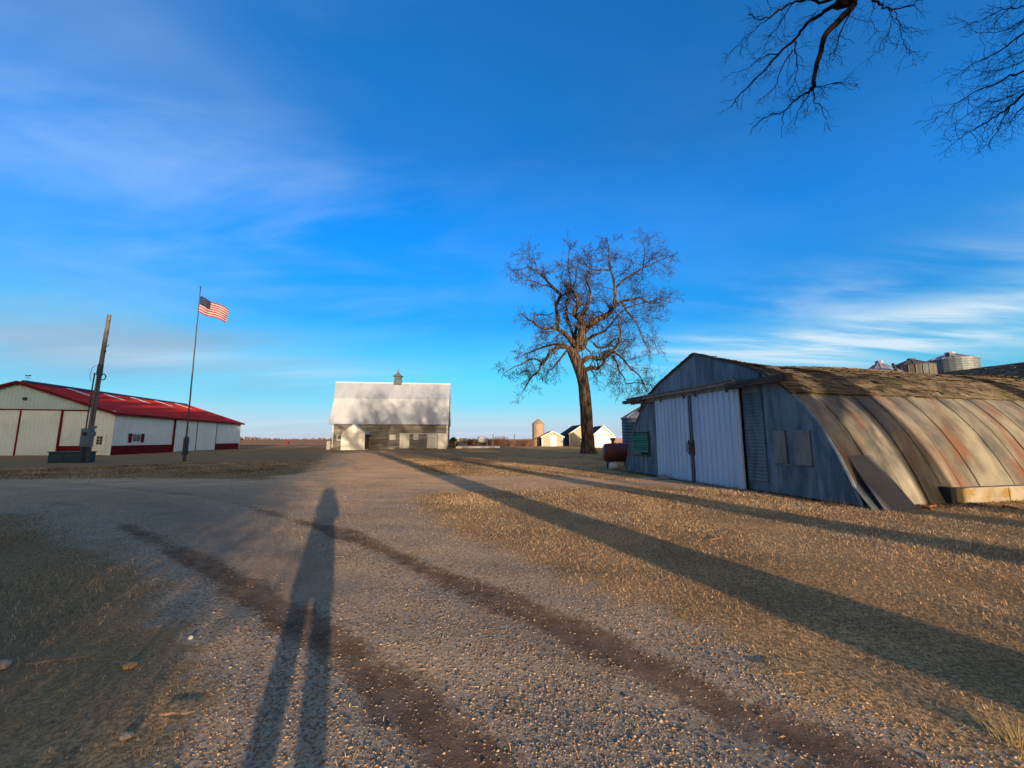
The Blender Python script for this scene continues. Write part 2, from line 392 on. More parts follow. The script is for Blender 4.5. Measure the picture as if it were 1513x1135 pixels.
n, l = gm_.node_tree.nodes, gm_.node_tree.links
B = n['Principled BSDF']; B.inputs['Roughness'].default_value = .95; B.inputs['Specular IOR Level'].default_value = 0.0
geo = n.new('ShaderNodeNewGeometry')
def gn(scale, det=4, ro=.6, st=(1, 1, 1)):
    mp = n.new('ShaderNodeMapping'); mp.inputs['Scale'].default_value = st; l.new(geo.outputs['Position'], mp.inputs[0])
    z = n.new('ShaderNodeTexNoise'); z.inputs['Scale'].default_value = scale; z.inputs['Detail'].default_value = det; z.inputs['Roughness'].default_value = ro
    l.new(mp.outputs[0], z.inputs[0]); return z.outputs[0]
def gr(v, a, b, c=0, d=1, sm=True):
    r = n.new('ShaderNodeMapRange'); r.inputs[1].default_value = a; r.inputs[2].default_value = b; r.inputs[3].default_value = c; r.inputs[4].default_value = d
    if sm: r.interpolation_type = 'SMOOTHSTEP'
    l.new(v, r.inputs[0]); return r.outputs[0]
def gmx(f, a, b):
    m = n.new('ShaderNodeMix'); m.data_type = 'RGBA'
    for i, v in ((0, f), (6, a), (7, b)):
        if isinstance(v, tuple): m.inputs[i].default_value = (*v, 1)
        elif isinstance(v, float): m.inputs[i].default_value = v
        else: l.new(v, m.inputs[i])
    return m.outputs[2]
def gmath(op, a, b, clamp=False):
    m = n.new('ShaderNodeMath'); m.operation = op; m.use_clamp = clamp
    for i, v in ((0, a), (1, b)):
        if isinstance(v, (int, float)): m.inputs[i].default_value = v
        else: l.new(v, m.inputs[i])
    return m.outputs[0]
def attr(nm):
    a = n.new('ShaderNodeAttribute'); a.attribute_name = nm; return a.outputs['Fac']
vor = n.new('ShaderNodeTexVoronoi'); vor.inputs['Scale'].default_value = 55; l.new(geo.outputs['Position'], vor.inputs['Vector'])
vsep = n.new('ShaderNodeSeparateColor'); l.new(vor.outputs['Color'], vsep.inputs[0])
g_base = gmx(gr(gn(1.6, 5), .35, .65), (.40, .268, .160), (.50, .35, .215))
g_peb = gmx(gr(vsep.outputs[0], .2, .95), g_base, (.58, .44, .30))
g_peb = gmx(gr(vsep.outputs[1], .70, .9), g_peb, (.23, .16, .11))
g_peb = gmx(gr(gn(.45, 3), .5, .72, 0, .45), g_peb, (.24, .165, .11))
g_peb = gmx(gr(gn(.16, 4), .46, .66, 0, .5), g_peb, (.50, .33, .20))
g_peb = gmx(gmath('MULTIPLY', attr('packed'), .75), g_peb, gmx(gr(gn(2.2, 5), .35, .65), (.43, .30, .195), (.33, .225, .145)))
dirt = gmx(gr(gn(1.1, 6, .65, (.5, 2.0, 1)), .38, .62), (.95, .54, .27), (.68, .39, .20))
mud = gmx(gr(gn(5, 6), .35, .65), (.175, .108, .066), (.27, .175, .112))
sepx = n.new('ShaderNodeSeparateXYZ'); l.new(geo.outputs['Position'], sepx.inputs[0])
grs = gmx(gr(gn(.55, 5), .36, .64), (.90, .52, .225), (.52, .31, .14))
grs = gmx(gr(gn(30, 6, .8), .40, .58, 0, .85), grs, (.17, .11, .058))
grs = gmx(gr(gn(.21, 3), .55, .75, 0, .35), grs, (.27, .22, .10))
grs = gmx(gmath('MULTIPLY', gr(gmath('ADD', sepx.outputs[0], gmath('MULTIPLY', gn(.8, 3), 1.5)), -.4, -2.2), .62), grs, (.33, .20, .10))  # left lawn darker: its shade put into the colour, along with browner turf
# fields beyond the yard: ploughed and stubble strips
pos = n.new('ShaderNodeSeparateXYZ'); l.new(geo.outputs['Position'], pos.inputs[0])
ypos = pos.outputs[1]
fld = gmx(gr(gn(.012, 4, .6, (.35, 3, 1)), .42, .58), (.46, .25, .14), (.30, .17, .10))
fld = gmx(gr(gn(.05, 5, .6, (.2, 2.2, 1)), .5, .7, 0, .7), fld, (.55, .36, .22))
far = gr(gmath('ADD', pos.outputs[1], gmath('MULTIPLY', gn(.04), 30.0)), 85, 118)
grs = gmx(far, grs, fld)
edge = gn(9, 5, .7)
gw = gr(gmath('ADD', attr('gravel'), gmath('MULTIPLY', gmath('SUBTRACT', edge, .5), 1.1)), .38, .62)
rw = gr(gmath('ADD', attr('rut'), gmath('MULTIPLY', gmath('SUBTRACT', gn(14, 5, .7), .5), .9)), .30, .62)
dfar = gr(gmath('ADD', ypos, gmath('MULTIPLY', gn(.35, 4), 8.0)), 12, 24)
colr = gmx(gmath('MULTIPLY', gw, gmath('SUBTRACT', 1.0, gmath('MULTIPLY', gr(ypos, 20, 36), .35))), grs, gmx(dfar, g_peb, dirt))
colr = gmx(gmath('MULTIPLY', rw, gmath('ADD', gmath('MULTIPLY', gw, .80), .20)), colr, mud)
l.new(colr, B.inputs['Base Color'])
bp = n.new('ShaderNodeBump'); bp.inputs['Distance'].default_value = .010; l.new(gr(ypos, 6, 26, .42, .06), bp.inputs['Strength'])
l.new(gmath('ADD', gn(60, 4, .7), gmath('MULTIPLY', gn(11, 4), 1.4)), bp.inputs['Height']); l.new(bp.outputs[0], B.inputs['Normal'])
me.materials.append(gm_)
ground = link('ground', me); ground['kind'] = 'structure'

# ---- loose gravel and dead grass, real pieces near the drive
def tint_mat(name, cols, rough=.9):
    m = bpy.data.materials.new(name); m.use_nodes = True; nn, ll = m.node_tree.nodes, m.node_tree.links
    b = nn['Principled BSDF']; b.inputs['Roughness'].default_value = rough; b.inputs['Specular IOR Level'].default_value = .03
    a = nn.new('ShaderNodeAttribute'); a.attribute_name = 'tint'; r = nn.new('ShaderNodeValToRGB'); ll.new(a.outputs['Fac'], r.inputs[0])
    e = r.color_ramp.elements; e[0].color = (*cols[0], 1); e[1].color = (*cols[-1], 1)
    for i, c in enumerate(cols[1:-1]): q = e.new((i + 1) / (len(cols) - 1)); q.color = (*c, 1)
    ll.new(r.outputs[0], b.inputs['Base Color']); return m
rs = np.random.RandomState(11)
def scatter(N, r0, r1, amax=68, p=1.0):
    u = rs.uniform(0, 1, N); r = r0 + (r1 - r0) * u ** p; a = np.radians(rs.uniform(-amax, amax, N))
    return r * np.sin(a), r * np.cos(a), r
# stones
sx, sy, sr = scatter(520000, 1.6, 17, p=1.25)
gwv = gravel_w(sx, sy); rwv = rut_w(sx, sy)
clump = np.clip(vnoise(sx, sy, 1.7, 22) * .5 + .75, .15, 1)
edge_b = np.clip(1 - np.abs(gwv - .55) / .45, 0, 1) * (sx > -1) * .7      # thrown stones lie thick along the right edge
keep = rs.uniform(0, 1, len(sx)) < np.clip(gwv * 1.0 * clump + edge_b + .04, 0, 1) * (1 - .9 * rwv) * (1 - .8 * pack_w(sx, sy)) * np.clip(gwv * 3, .03, 1)
sx, sy, sr, gwv = sx[keep], sy[keep], sr[keep], gwv[keep]
if len(sx) > 190000: sx, sy, sr = sx[:190000], sy[:190000], sr[:190000]
N = len(sx)
size = rs.lognormal(-5.85, .60, N) * (1 + sr * .07); size = np.clip(size, .0012, .0115)
octv = np.array([(1,0,0),(0,1,0),(-1,0,0),(0,-1,0),(0,0,1),(0,0,-1)], float)
octf = np.array([(0,1,4),(1,2,4),(2,3,4),(3,0,4),(1,0,5),(2,1,5),(3,2,5),(0,3,5)])
V = octv[None] * rs.uniform(.55, 1.35, (N, 6, 1)); V[:, :, 2] *= .45; V += rs.normal(0, .20, V.shape)
th = rs.uniform(0, 6.28, N); c_, s_ = np.cos(th)[:, None], np.sin(th)[:, None]
vx = (V[:, :, 0] * c_ * 1.2 - V[:, :, 1] * s_) * size[:, None] + sx[:, None]; vy = (V[:, :, 0] * s_ * 1.2 + V[:, :, 1] * c_) * size[:, None] + sy[:, None]
vz = V[:, :, 2] * size[:, None] + (gz(sx, sy) + size * -.06)[:, None]
me = bpy.data.meshes.new('loose_gravel')
me.vertices.add(N * 6); me.vertices.foreach_set('co', np.stack([vx, vy, vz], -1).ravel())
set_faces(me, (octf[None] + (np.arange(N) * 6)[:, None, None]).reshape(-1, 3), 3)
at = me.attributes.new('tint', 'FLOAT', 'POINT'); at.data.foreach_set('value', np.repeat(rs.beta(1.5, 2.4, N), 6).astype(np.float32))
me.materials.append(tint_mat('gravel_stone', [(.22, .14, .085), (.34, .22, .13), (.44, .30, .185), (.54, .39, .26), (.74, .58, .42)]))
lg = link('loose_gravel', me); lg['kind'] = 'stuff'
# grass
gx_, gy_, gr_ = scatter(900000, 1.5, 34, p=1.15)
gwv = gravel_w(gx_, gy_); rwv = rut_w(gx_, gy_)
patch = np.clip(.75 + vnoise(gx_, gy_, 1.2, 30) * .5, .2, 1)
qx = (gx_ - 5.49) * .9721 + (gy_ - 19.94) * .2345; qu = (gx_ - 5.49) * .2345 - (gy_ - 19.94) * .9721
outside = ~((qx > -.05) & (qu > .1) & (qu < 10.9))
keep = (rs.uniform(0, 1, len(gx_)) < np.clip(1.02 - gwv * 1.25, 0.012, 1) * patch * (1 - .8 * rwv)) & outside
gx_, gy_, gr_ = gx_[keep][:430000], gy_[keep][:430000], gr_[keep][:430000]
N = len(gx_)
far_k = 1 + np.clip(gr_ - 4, 0, 30) * .16
hgt = rs.uniform(.012, .036, N) * (1 + .55 * np.clip(vnoise(gx_, gy_, .9, 12), -1, 1)) * (1 + np.clip(gr_ - 5, 0, 20) * .05)
wd = rs.uniform(.0008, .0017, N) * far_k
th = rs.uniform(0, 6.28, N); th2 = th + rs.normal(0, .9, N); lean = np.abs(rs.normal(1.25, .55, N)) * hgt
dxx, dyy = np.cos(th), np.sin(th); ex, ey = np.cos(th2), np.sin(th2); px, py = -dyy, dxx
z0 = gz(gx_, gy_) - .003
P = np.zeros((N, 5, 3))
P[:, 0] = np.stack([gx_ - px*wd, gy_ - py*wd, z0], -1); P[:, 1] = np.stack([gx_ + px*wd, gy_ + py*wd, z0], -1)
mx_, my_ = gx_ + dxx*lean*.6, gy_ + dyy*lean*.6
P[:, 2] = np.stack([mx_ + px*wd*.8, my_ + py*wd*.8, z0 + hgt*.8], -1); P[:, 3] = np.stack([mx_ - px*wd*.8, my_ - py*wd*.8, z0 + hgt*.8], -1)
P[:, 4] = np.stack([mx_ + ex*lean*.8, my_ + ey*lean*.8, z0 + hgt * rs.uniform(.25, 1.15, N)], -1)
me = bpy.data.meshes.new('dead_grass')
me.vertices.add(N * 5); me.vertices.foreach_set('co', P.ravel())
gf = np.array([(0,1,2),(0,2,3),(3,2,4)])
set_faces(me, (gf[None] + (np.arange(N) * 5)[:, None, None]).reshape(-1, 3), 3)
tt = np.clip(rs.beta(1.6, 2.0, N) + vnoise(gx_, gy_, .8, 7) * .16 + vnoise(gx_, gy_, 4.5, 2) * .16 - .24 * np.clip((-gx_ - .8) / 1.2, 0, 1), 0, 1)  # blades on the left darkened too, shade put into their tint
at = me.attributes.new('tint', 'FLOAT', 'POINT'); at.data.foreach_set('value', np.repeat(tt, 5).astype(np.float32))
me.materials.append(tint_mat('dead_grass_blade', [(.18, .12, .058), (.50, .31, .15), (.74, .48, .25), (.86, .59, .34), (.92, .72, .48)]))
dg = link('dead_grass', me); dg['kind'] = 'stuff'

# ------------------------------------------------------------------ white machine shed with the red roof (left)
# local x runs along the long side, y to the left across the gable
SHL, SHW, SHE, SHA = 27.3, 16.0, 4.16, 6.95
sh = thing('machine_shed', 'long white steel machine shed with a red roof and red wainscot, left of the flagpole', 'shed', (-39.07, 40.01, 0), math.atan2(.98057, -.19619))
gab = lambda y: SHE + (SHA - SHE) * (1 - abs(y - SHW / 2) / (SHW / 2))
# gable wall (plane x = 0) built of strips between the openings; local sheets are made in x-z and turned
def gable_sheet(y0, y1, z0, z1, m, nm, gabled=False, pitch=.30, depth=.022, off=0.0, thick=.04):
    class F:
        apex = SHW / 2
        def __call__(s, q): return gab(q) - .02
    mb = ribbed(y0, y1, z0, z1, pitch, .035, depth, 0, F() if gabled else None)
    mb.v = [(y + off if False else y + off, x, z) for x, y, z in mb.v]     # (u, depth, z) -> (x = depth, y = u)
    mb.f = [f[::-1] for f in mb.f]
    return mb.build(nm, m, sh)
def side_sheet(x0, x1, z0, z1, m, nm, pitch=.30, depth=.022, off=0.0, par=None):
    mb = ribbed(x0, x1, z0, z1, pitch, .035, depth, off)
    return mb.build(nm, m, par or sh)
HD = 4.33                                   # header line of the gable doors
D0, D1 = 4.35, 11.1                         # opening of the pair of gable doors (y)
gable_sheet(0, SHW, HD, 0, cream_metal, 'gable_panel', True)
gable_sheet(0, .48, .0, HD, white_metal, 'wall_panel')
gable_sheet(.48, 1.46, 2.0, HD, white_metal, 'wall_panel')
gable_sheet(1.46, D0, .92, HD, white_metal, 'wall_panel')
gable_sheet(D1, SHW, .92, HD, white_metal, 'wall_panel')
gable_sheet(1.46, D0, 0, .90, red_metal, 'wainscot', off=-.01)
gable_sheet(D1, SHW, 0, .90, red_metal, 'wainscot', off=-.01)
for a, b in ((D0 + .06, 7.50), (7.62, D1 - .06)):
    mb = ribbed(a, b, .04, HD - .08, .30, .035, .022, 0); mb.v = [(y - .09, x, z) for x, y, z in mb.v]; mb.f = [f[::-1] for f in mb.f]
    mb.box((-.085, a, .03), (-.03, b, HD - .06))
    d = mb.build('sliding_door', white_metal, sh)
    t = MB(); e = b - .02 if a < 6 else a
    t.box((-.135, (7.50 if a < 6 else 7.56), .03), (-.03, (7.56 if a < 6 else 7.62), HD - .08)); t.build('edge_trim', red_metal, d)
t = MB(); t.box((-.16, 2.2, HD - .06), (-.02, SHW - .2, HD + .05)); t.build('door_track', red_metal, sh)
for y in (D0 - .12, D1):
    t = MB(); t.box((-.10, y, 0), (-.02, y + .14, HD - .06)); t.build('door_post', red_metal, sh)
# walk door
t = MB(); t.box((-.06, .52, .03), (-.01, 1.42, 1.96)); wd_ = t.build('walk_door', white_trim, sh)
t = MB(); t.box((-.075, .74, 1.03), (-.06, 1.20, 1.82)); wdw = t.build('window', glass_dark, wd_)
t = MB(); t.box((-.083, .96, 1.03), (-.075, .985, 1.82)); t.box((-.083, .74, 1.28), (-.0751, .96, 1.30)); t.box((-.083, .985, 1.28), (-.0751, 1.20, 1.30)); t.box((-.083, .74, 1.54), (-.0751, .96, 1.56)); t.box((-.083, .985, 1.54), (-.0751, 1.20, 1.56)); t.build('muntin', white_trim, wdw)
t = MB(); t.tube([(-.08, 1.36, .95), (-.12, 1.36, .95)], [.03, .03], 6); t.build('door_knob', dark_metal, wd_)
t = MB(); t.box((-.08, .44, 0), (-.005, .51, 2.04)); t.box((-.08, 1.43, 0), (-.005, 1.50, 2.04)); t.box((-.08, .51, 1.97), (-.005, 1.43, 2.04)); t.build('door_frame', white_trim, sh)
# round light high on the gable
t = MB(); n_ = 12
t.tube([(-.03, 7.45, 5.36), (-.16, 7.45, 5.36)], [.17, .15], 12); t.build('gable_lamp', dark_metal, sh)
t = MB(); t.box((-.06, 0, HD + .06), (-.001, .10, SHE - .05 + .2)) if False else t.box((-.03, -.03, 0), (.0, .09, SHE)); t.build('corner_trim', white_trim, sh)
# long side (plane y = 0)
side_sheet(0.0, 9.55, .92, SHE, white_metal, 'wall_panel')
side_sheet(19.55, SHL, .92, SHE, white_metal, 'wall_panel')
side_sheet(0.0, 9.55, 0, .90, red_metal, 'wainscot', off=-.01)
side_sheet(19.55, SHL, 0, .90, red_metal, 'wainscot', off=-.01)
side_sheet(9.55, 19.55, 3.96, SHE, white_metal, 'wall_panel')
for a, b in ((9.75, 14.45), (14.62, 19.50)):
    mb = ribbed(a, b, .05, 3.92, .30, .035, .022, -.10); mb.box((a, -.095, .04), (b, -.04, 3.9))
    d = mb.build('sliding_door', white_metal, sh)
t = MB(); t.box((5.3, -.17, 3.93), (20.3, -.02, 4.05)); t.build('door_track', red_metal, sh)
t = MB(); t.box((9.55, -.15, 0), (9.75, -.02, 3.93)); t.build('door_post', red_metal, sh)
t = MB(); t.box((14.47, -.13, .03), (14.60, -.05, 3.93)); t.build('door_post', dark_metal, sh)
t = MB(); t.box((19.52, -.13, .03), (19.62, -.05, 3.93)); t.build('door_post', red_metal, sh)
t = MB(); t.box((SHL - .12, -.04, 0), (SHL, .0, SHE)); t.build('corner_trim', white_trim, sh)
# window with red shutters
t = MB(); t.box((2.75, -.05, 1.27), (3.95, -.024, 2.10)); t.box((2.70, -.07, 1.22), (4.0, -.051, 1.27)); t.box((2.70, -.07, 2.10), (4.0, -.051, 2.15)); wv = t.build('window', white_trim, sh)
for a in (2.80, 3.37):
    t = MB(); t.box((a, -.066, 1.32), (a + .52, -.055, 2.06)); t.build('pane', glass_dark, wv)
for a in (2.18, 4.05):
    t = MB(); t.box((a, -.06, 1.20), (a + .46, -.023, 2.14))
    for k in range(9): t.box((a + .05, -.072, 1.26 + k * .095), (a + .41, -.061, 1.31 + k * .095))
    t.build('shutter', red_metal, sh)
# back walls
t = MB(); t.box((.05, SHW - .05, 0), (SHL, SHW, SHE)); t.box((SHL - .05, .02, 0), (SHL - .01, SHW - .06, SHE)); t.add([(SHL - .01, .02, SHE), (SHL - .01, SHW, SHE), (SHL - .01, SHW / 2, SHA - .03)], [(0, 1, 2)]); t.build('back_wall', white_metal, sh)
# roof: two ribbed slopes with thickness, eaves and rake overhang
OV, OE = .45, .40
sl = (SHA - SHE) / (SHW / 2)
for sgn in (0, 1):
    t = MB(); xs = []; x = -OV
    while x < SHL + OV - .01:
        for dxr, h in ((0, 0), (.10, 0), (.12, .03), (.18, .03), (.20, 0)): xs.append((x + dxr, h))
        x += .9
    xs.append((SHL + OV, 0))
    ya, za = -OE, SHE - OE * sl; yb, zb = SHW / 2, SHA
    if sgn: ya = SHW + OE
    vs = []
    for xx, h in xs: vs += [(xx, ya, za + .05 + h), (xx, yb, zb + .05 + h)]
    t.add(vs, [(2*i, 2*i+2, 2*i+3, 2*i+1) if not sgn else (2*i, 2*i+1, 2*i+3, 2*i+2) for i in range(len(xs) - 1)])
    t.hull([(-OV, ya, za - .04), (SHL + OV, ya, za - .04), (SHL + OV, yb, zb - .04), (-OV, yb, zb - .04)], [(-OV, ya, za + .045), (SHL + OV, ya, za + .045), (SHL + OV, yb, zb + .045), (-OV, yb, zb + .045)])
    rf = t.build('roof', red_roof, sh)
    if not sgn:
        for k, xk in enumerate((4.6, 9.5, 14.2, 18.9, 23.6)):
            q = MB(); y0s, y1s = 5.6, 7.75; zf = lambda y: SHE + y * sl + .085
            q.hull([(xk, y0s, zf(y0s) - .02), (xk + .50, y0s, zf(y0s) - .02), (xk + .50, y1s, zf(y1s) - .02), (xk, y1s, zf(y1s) - .02)], [(xk, y0s, zf(y0s) + .01), (xk + .50, y0s, zf(y0s) + .01), (xk + .50, y1s, zf(y1s) + .01), (xk, y1s, zf(y1s) + .01)])
            q.build('skylight', skylight_m, rf)
    fa = MB(); fa.box((-OV, ya - .03 if not sgn else ya, za - .14), (SHL + OV, ya if not sgn else ya + .03, za + .08)); fa.build('eave_fascia', red_metal, sh)
    for xx in (-OV - .04, SHL + OV + .01):
        fb = MB(); fb.hull([(xx, ya, za - .16), (xx + .03, ya, za - .16), (xx + .03, yb, zb - .16), (xx, yb, zb - .16)], [(xx, ya, za + .09), (xx + .03, ya, za + .09), (xx + .03, yb, zb + .09), (xx, yb, zb + .09)])
        fb.build('rake_trim', red_metal, sh)
t = MB(); t.prism([(SHW/2 - .30, SHA + .02), (SHW/2 + .30, SHA + .02), (SHW/2 + .12, SHA + .22), (SHW/2 - .12, SHA + .22)], .2, SHL - .2, 'x')
t.v = [(x, y, z) for x, y, z in t.v]; t.build('ridge_vent', dark_metal, sh)
wvx = thing('weather_vane', 'small dark weather vane on the near ridge end of the red roof', 'weather vane', (-39.07 - .98 * 8 - .05, 40.01 - .196 * 8 + .5, SHA + .20))
wvx.scale = (.75, .75, .75)
t = MB(); t.tube([(0, 0, -.05), (0, 0, .75)], [.02, .015], 5); t.build('rod', dark_metal, wvx)
t = MB(); t.tube([(-.35, 0, .40), (.35, 0, .40)], [.018, .018], 4); t.tube([(0, -.35, .40), (0, .35, .40)], [.018, .018], 4); t.build('cross_arm', dark_metal, wvx)
t = MB(); t.add([(-.35, -.01, .62), (.30, -.01, .60), (.45, -.01, .68), (.30, -.01, .76), (-.20, -.01, .72), (-.42, -.01, .82)], [(0, 1, 2, 3, 4, 5)]); t.add([(-.35, .01, .62), (.30, .01, .60), (.45, .01, .68), (.30, .01, .76), (-.20, .01, .72), (-.42, .01, .82)], [(5, 4, 3, 2, 1, 0)]); t.build('arrow', dark_metal, wvx)

# ------------------------------------------------------------------ utility pole and its boxes
up = thing('utility_pole', 'weathered wooden utility pole with a grey meter box, no wires', 'utility pole', (-28.15, 27.27, 0))
t = MB(); t.tube([(0, 0, -.1), (.02, 0, 2), (.08, 0, 5), (.16, 0, 8), (.22, 0, 10.1)], [.155, .145, .13, .12, .11], 12); t.build('pole_shaft', pole_wood, up, True)
t = MB(); t.tube([(-.16, -.16, 0), (-.13, -.16, 3), (-.08, -.15, 6.0)], [.04] * 3, 6); t.tube([(.16, -.16, 2.3), (.20, -.15, 5.6), (.27, -.1, 6.3)], [.03] * 3, 6); t.build('conduit', dark_metal, up)
t = MB(); t.box((-.16, -.42, 1.05), (.52, -.20, 2.25)); t.box((-.13, -.435, 1.08), (.49, -.421, 2.22)); mb_ = t.build('meter_box', meter_m, up)
t = MB(); t.tube([(.16, -.43, 1.9), (.16, -.55, 1.9)], [.11, .10], 12); t.build('meter', dark_metal, mb_)
t = MB(); t.box((.30, -.34, 2.26), (.62, -.18, 2.42)); t.build('breaker_box', meter_m, up)
t = MB(); t.box((.53, -.40, 1.75), (.62, -.20, 2.05)); t.build('breaker_box', meter_m, up)
t = MB(); t.box((-.10, -.40, .02), (.06, -.20, 1.04)); t.tube([(.30, -.30, .0), (.30, -.30, 1.04)], [.05, .05], 6); t.tube([(.42, -.30, .0), (.42, -.30, 1.04)], [.035, .035], 6); t.build('riser_pipe', dark_metal, up)
t = MB(); t.tube([(.09 + .0, 0, 5.85), (.10, 0, 6.6)], [.165, .15], 10); t.build('dark_wrap', dark_metal, up)
t = MB(); cx0, cz0 = .46, 5.72
t.tube([(cx0 + .20 * math.cos(a * .5236), -.1, cz0 + .20 * math.sin(a * .5236)) for a in range(13)], [.035] * 13, 6); t.box((.20, -.14, 5.70), (.30, -.06, 5.76)); t.build('cable_coil', dark_metal, up)
t = MB(); t.tube([(-.10, -.12, 6.5), (-.30, -.15, 6.35), (-.38, -.15, 5.9), (-.30, -.15, 5.4)], [.014] * 4, 5); t.build('loose_wire', dark_metal, up)
t = MB(); t.tube([(.28, -.05, 7.8), (.45, -.05, 7.85), (.50, -.05, 8.0)], [.02] * 3, 5); t.build('loose_wire', dark_metal, up)
for k, z in enumerate((7.45, 8.8, 9.6)):
    t = MB(); t.box((.12 + z * .008, -.07, z), (.24 + z * .010, .03, z + .07 + .05 * (k == 0))); t.build('bracket', dark_metal, up)
t = MB(); t.box((0, 0, 0), (2.15, .95, .66)); t.box((-.04, -.04, .66), (2.19, .99, .74)); t.box((.12, -.012, .12), (1.0, -.001, .56)); t.box((1.12, -.012, .12), (2.03, -.001, .56))
tag(t.build('equipment_box', box_green, loc=(-30.5, 27.1, 0)), 'long low dark green steel box beside the foot of the utility pole', 'box')

# ------------------------------------------------------------------ flagpole and flag
fp = thing('flagpole', 'tall thin dark flagpole with a thicker sleeve near its foot', 'flagpole', (-22.95, 28.9, 0))
pts = []; 
for k in range(22):
    z = k * 12.72 / 21; pts.append((-.17 * z / 12.7 + .006 * math.sin(k * 1.9), 0, z))
t = MB(); t.tube(pts, [.060 - .0016 * k for k in range(22)], 8); t.build('pole', dark_metal, fp, True)
t = MB(); t.box((-.13, -.10, .45), (.12, .10, 1.62)); t.box((-.09, -.08, 1.62), (.09, .08, 1.74)); t.build('sleeve', dark_metal, fp)
t = MB(); t.tube([(.0, 0, -.05), (0, 0, .46)], [.11, .09], 10); t.build('socket', dark_metal, fp)
t = MB(); t.lathe([(.0, 12.66), (.045, 12.69), (.06, 12.74), (.045, 12.79), (.0, 12.82)], 10, (-.17, 0)); t.build('finial', dark_metal, fp)
# flag: 13 stripes, blue canton with stars, flying to the right and drooping
red_c = mat('flag_red_cloth', (.26, .012, .02), (.20, .010, .018), 3, .9); white_c = mat('flag_white_cloth', (.42, .39, .42), (.34, .32, .36), 3, .9); blue_c = mat('flag_blue_cloth', (.012, .016, .055), (.010, .012, .04), 3, .9)
FL, FH, NU = 2.25, 1.25, 52
def flagp(u, v, off=0.0):     # u 0..1 along fly, v 0..1 down
    x = FL * u * .985; y = .13 * math.sin(u * 9.5 + v * 1.3) * min(1, u * 3) + off
    z = -v * FH * (1 - .18 * u) - .98 * u ** 1.0 + .05 * math.sin(u * 9.5 + 1 + v)
    return (x, y, z)
t = MB()
grid = [[flagp(i / NU, j / 26) for i in range(NU + 1)] for j in range(27)]
vs = [p for row in grid for p in row]
for sgn in (0, 1):
    o = len(t.v); t.v += [(x, y + (.004 if sgn else 0), z) for x, y, z in vs]
    for j in range(26):
        for i in range(NU):
            a = o + j * (NU + 1) + i; q = (a, a + 1, a + NU + 2, a + NU + 1)
            mi = 2 if (i < NU * .4 and j < 14) else (0 if (j // 2) % 2 == 0 else 1)
            t.f.append(q if sgn else q[::-1]); t.m.append(mi)
for r_ in range(9):
    for c_2 in range(6 if r_ % 2 == 0 else 5):
        u = (.4 / 12) * (1 + 2 * c_2 + (r_ % 2)); v = (14 / 26 / 10) * (r_ + 1)
        ps = []
        for k in range(10):
            rr = .022 if k % 2 == 0 else .009; a = math.pi / 2 + k * math.pi / 5
            ps.append(flagp(u + rr * math.cos(a) / FL, v - rr * math.sin(a) / FH, -.008))
        ctr = flagp(u, v, -.008); o = len(t.v); t.v += ps + [ctr]
        for k in range(10): t.f.append((o + k, o + 10, o + (k + 1) % 10)); t.m.append(1)
fl = t.build('flag', [red_c, white_c, blue_c], loc=(-23.05, 28.9, 12.02)); tag(fl, 'red and white striped flag with a starred blue canton near the flagpole top', 'flag')

# ------------------------------------------------------------------ barn
BA = math.atan2(2.03, 17.04); BX, BY = -26.89, 61.32
bn = thing('barn', 'big old barn with a pale gambrel steel roof, bare grey walls and a cupola', 'barn', (BX, BY, 0), BA)
BW, BD = 17.0, 10.4
GP = [(-.45, 3.75), (1.75, 7.95), (BD/2, 10.75), (BD - 1.75, 7.95), (BD + .45, 3.75)]
GI = [(0, 3.9), (1.95, 7.75), (BD/2, 10.5), (BD - 1.95, 7.75), (BD, 3.9)]
for y0_, y1_ in ((0, .12), (BD - .12, BD)): t = MB(); t.box((0, y0_, 0), (BW, y1_, 3.95)); t.build('wall', barn_wall_m, bn)
for x in (0, BW - .12):
    t = MB(); t.prism([(.125, 0), (BD - .125, 0), (BD - .125, 3.9)] + [p for p in GI[::-1]][1:-1] + [(.125, 3.9)], x, x + .12, 'x'); t.build('gable_wall', barn_wall_m if x else barn_white, bn)
t = MB()   # siding battens, faint
for k in range(15): t.box((.02, -.02, .25 + k * .24), (BW - .02, 0, .265 + k * .24))
t.build('siding_lap', barn_wall_m, bn)
for x0_, x1_ in ((-.03, .12), (BW - .12, BW + .03)): t = MB(); t.box((x0_, -.05, .3), (x1_, -.021, 3.8)); t.build('corner_board', barn_white, bn)
seam = .92
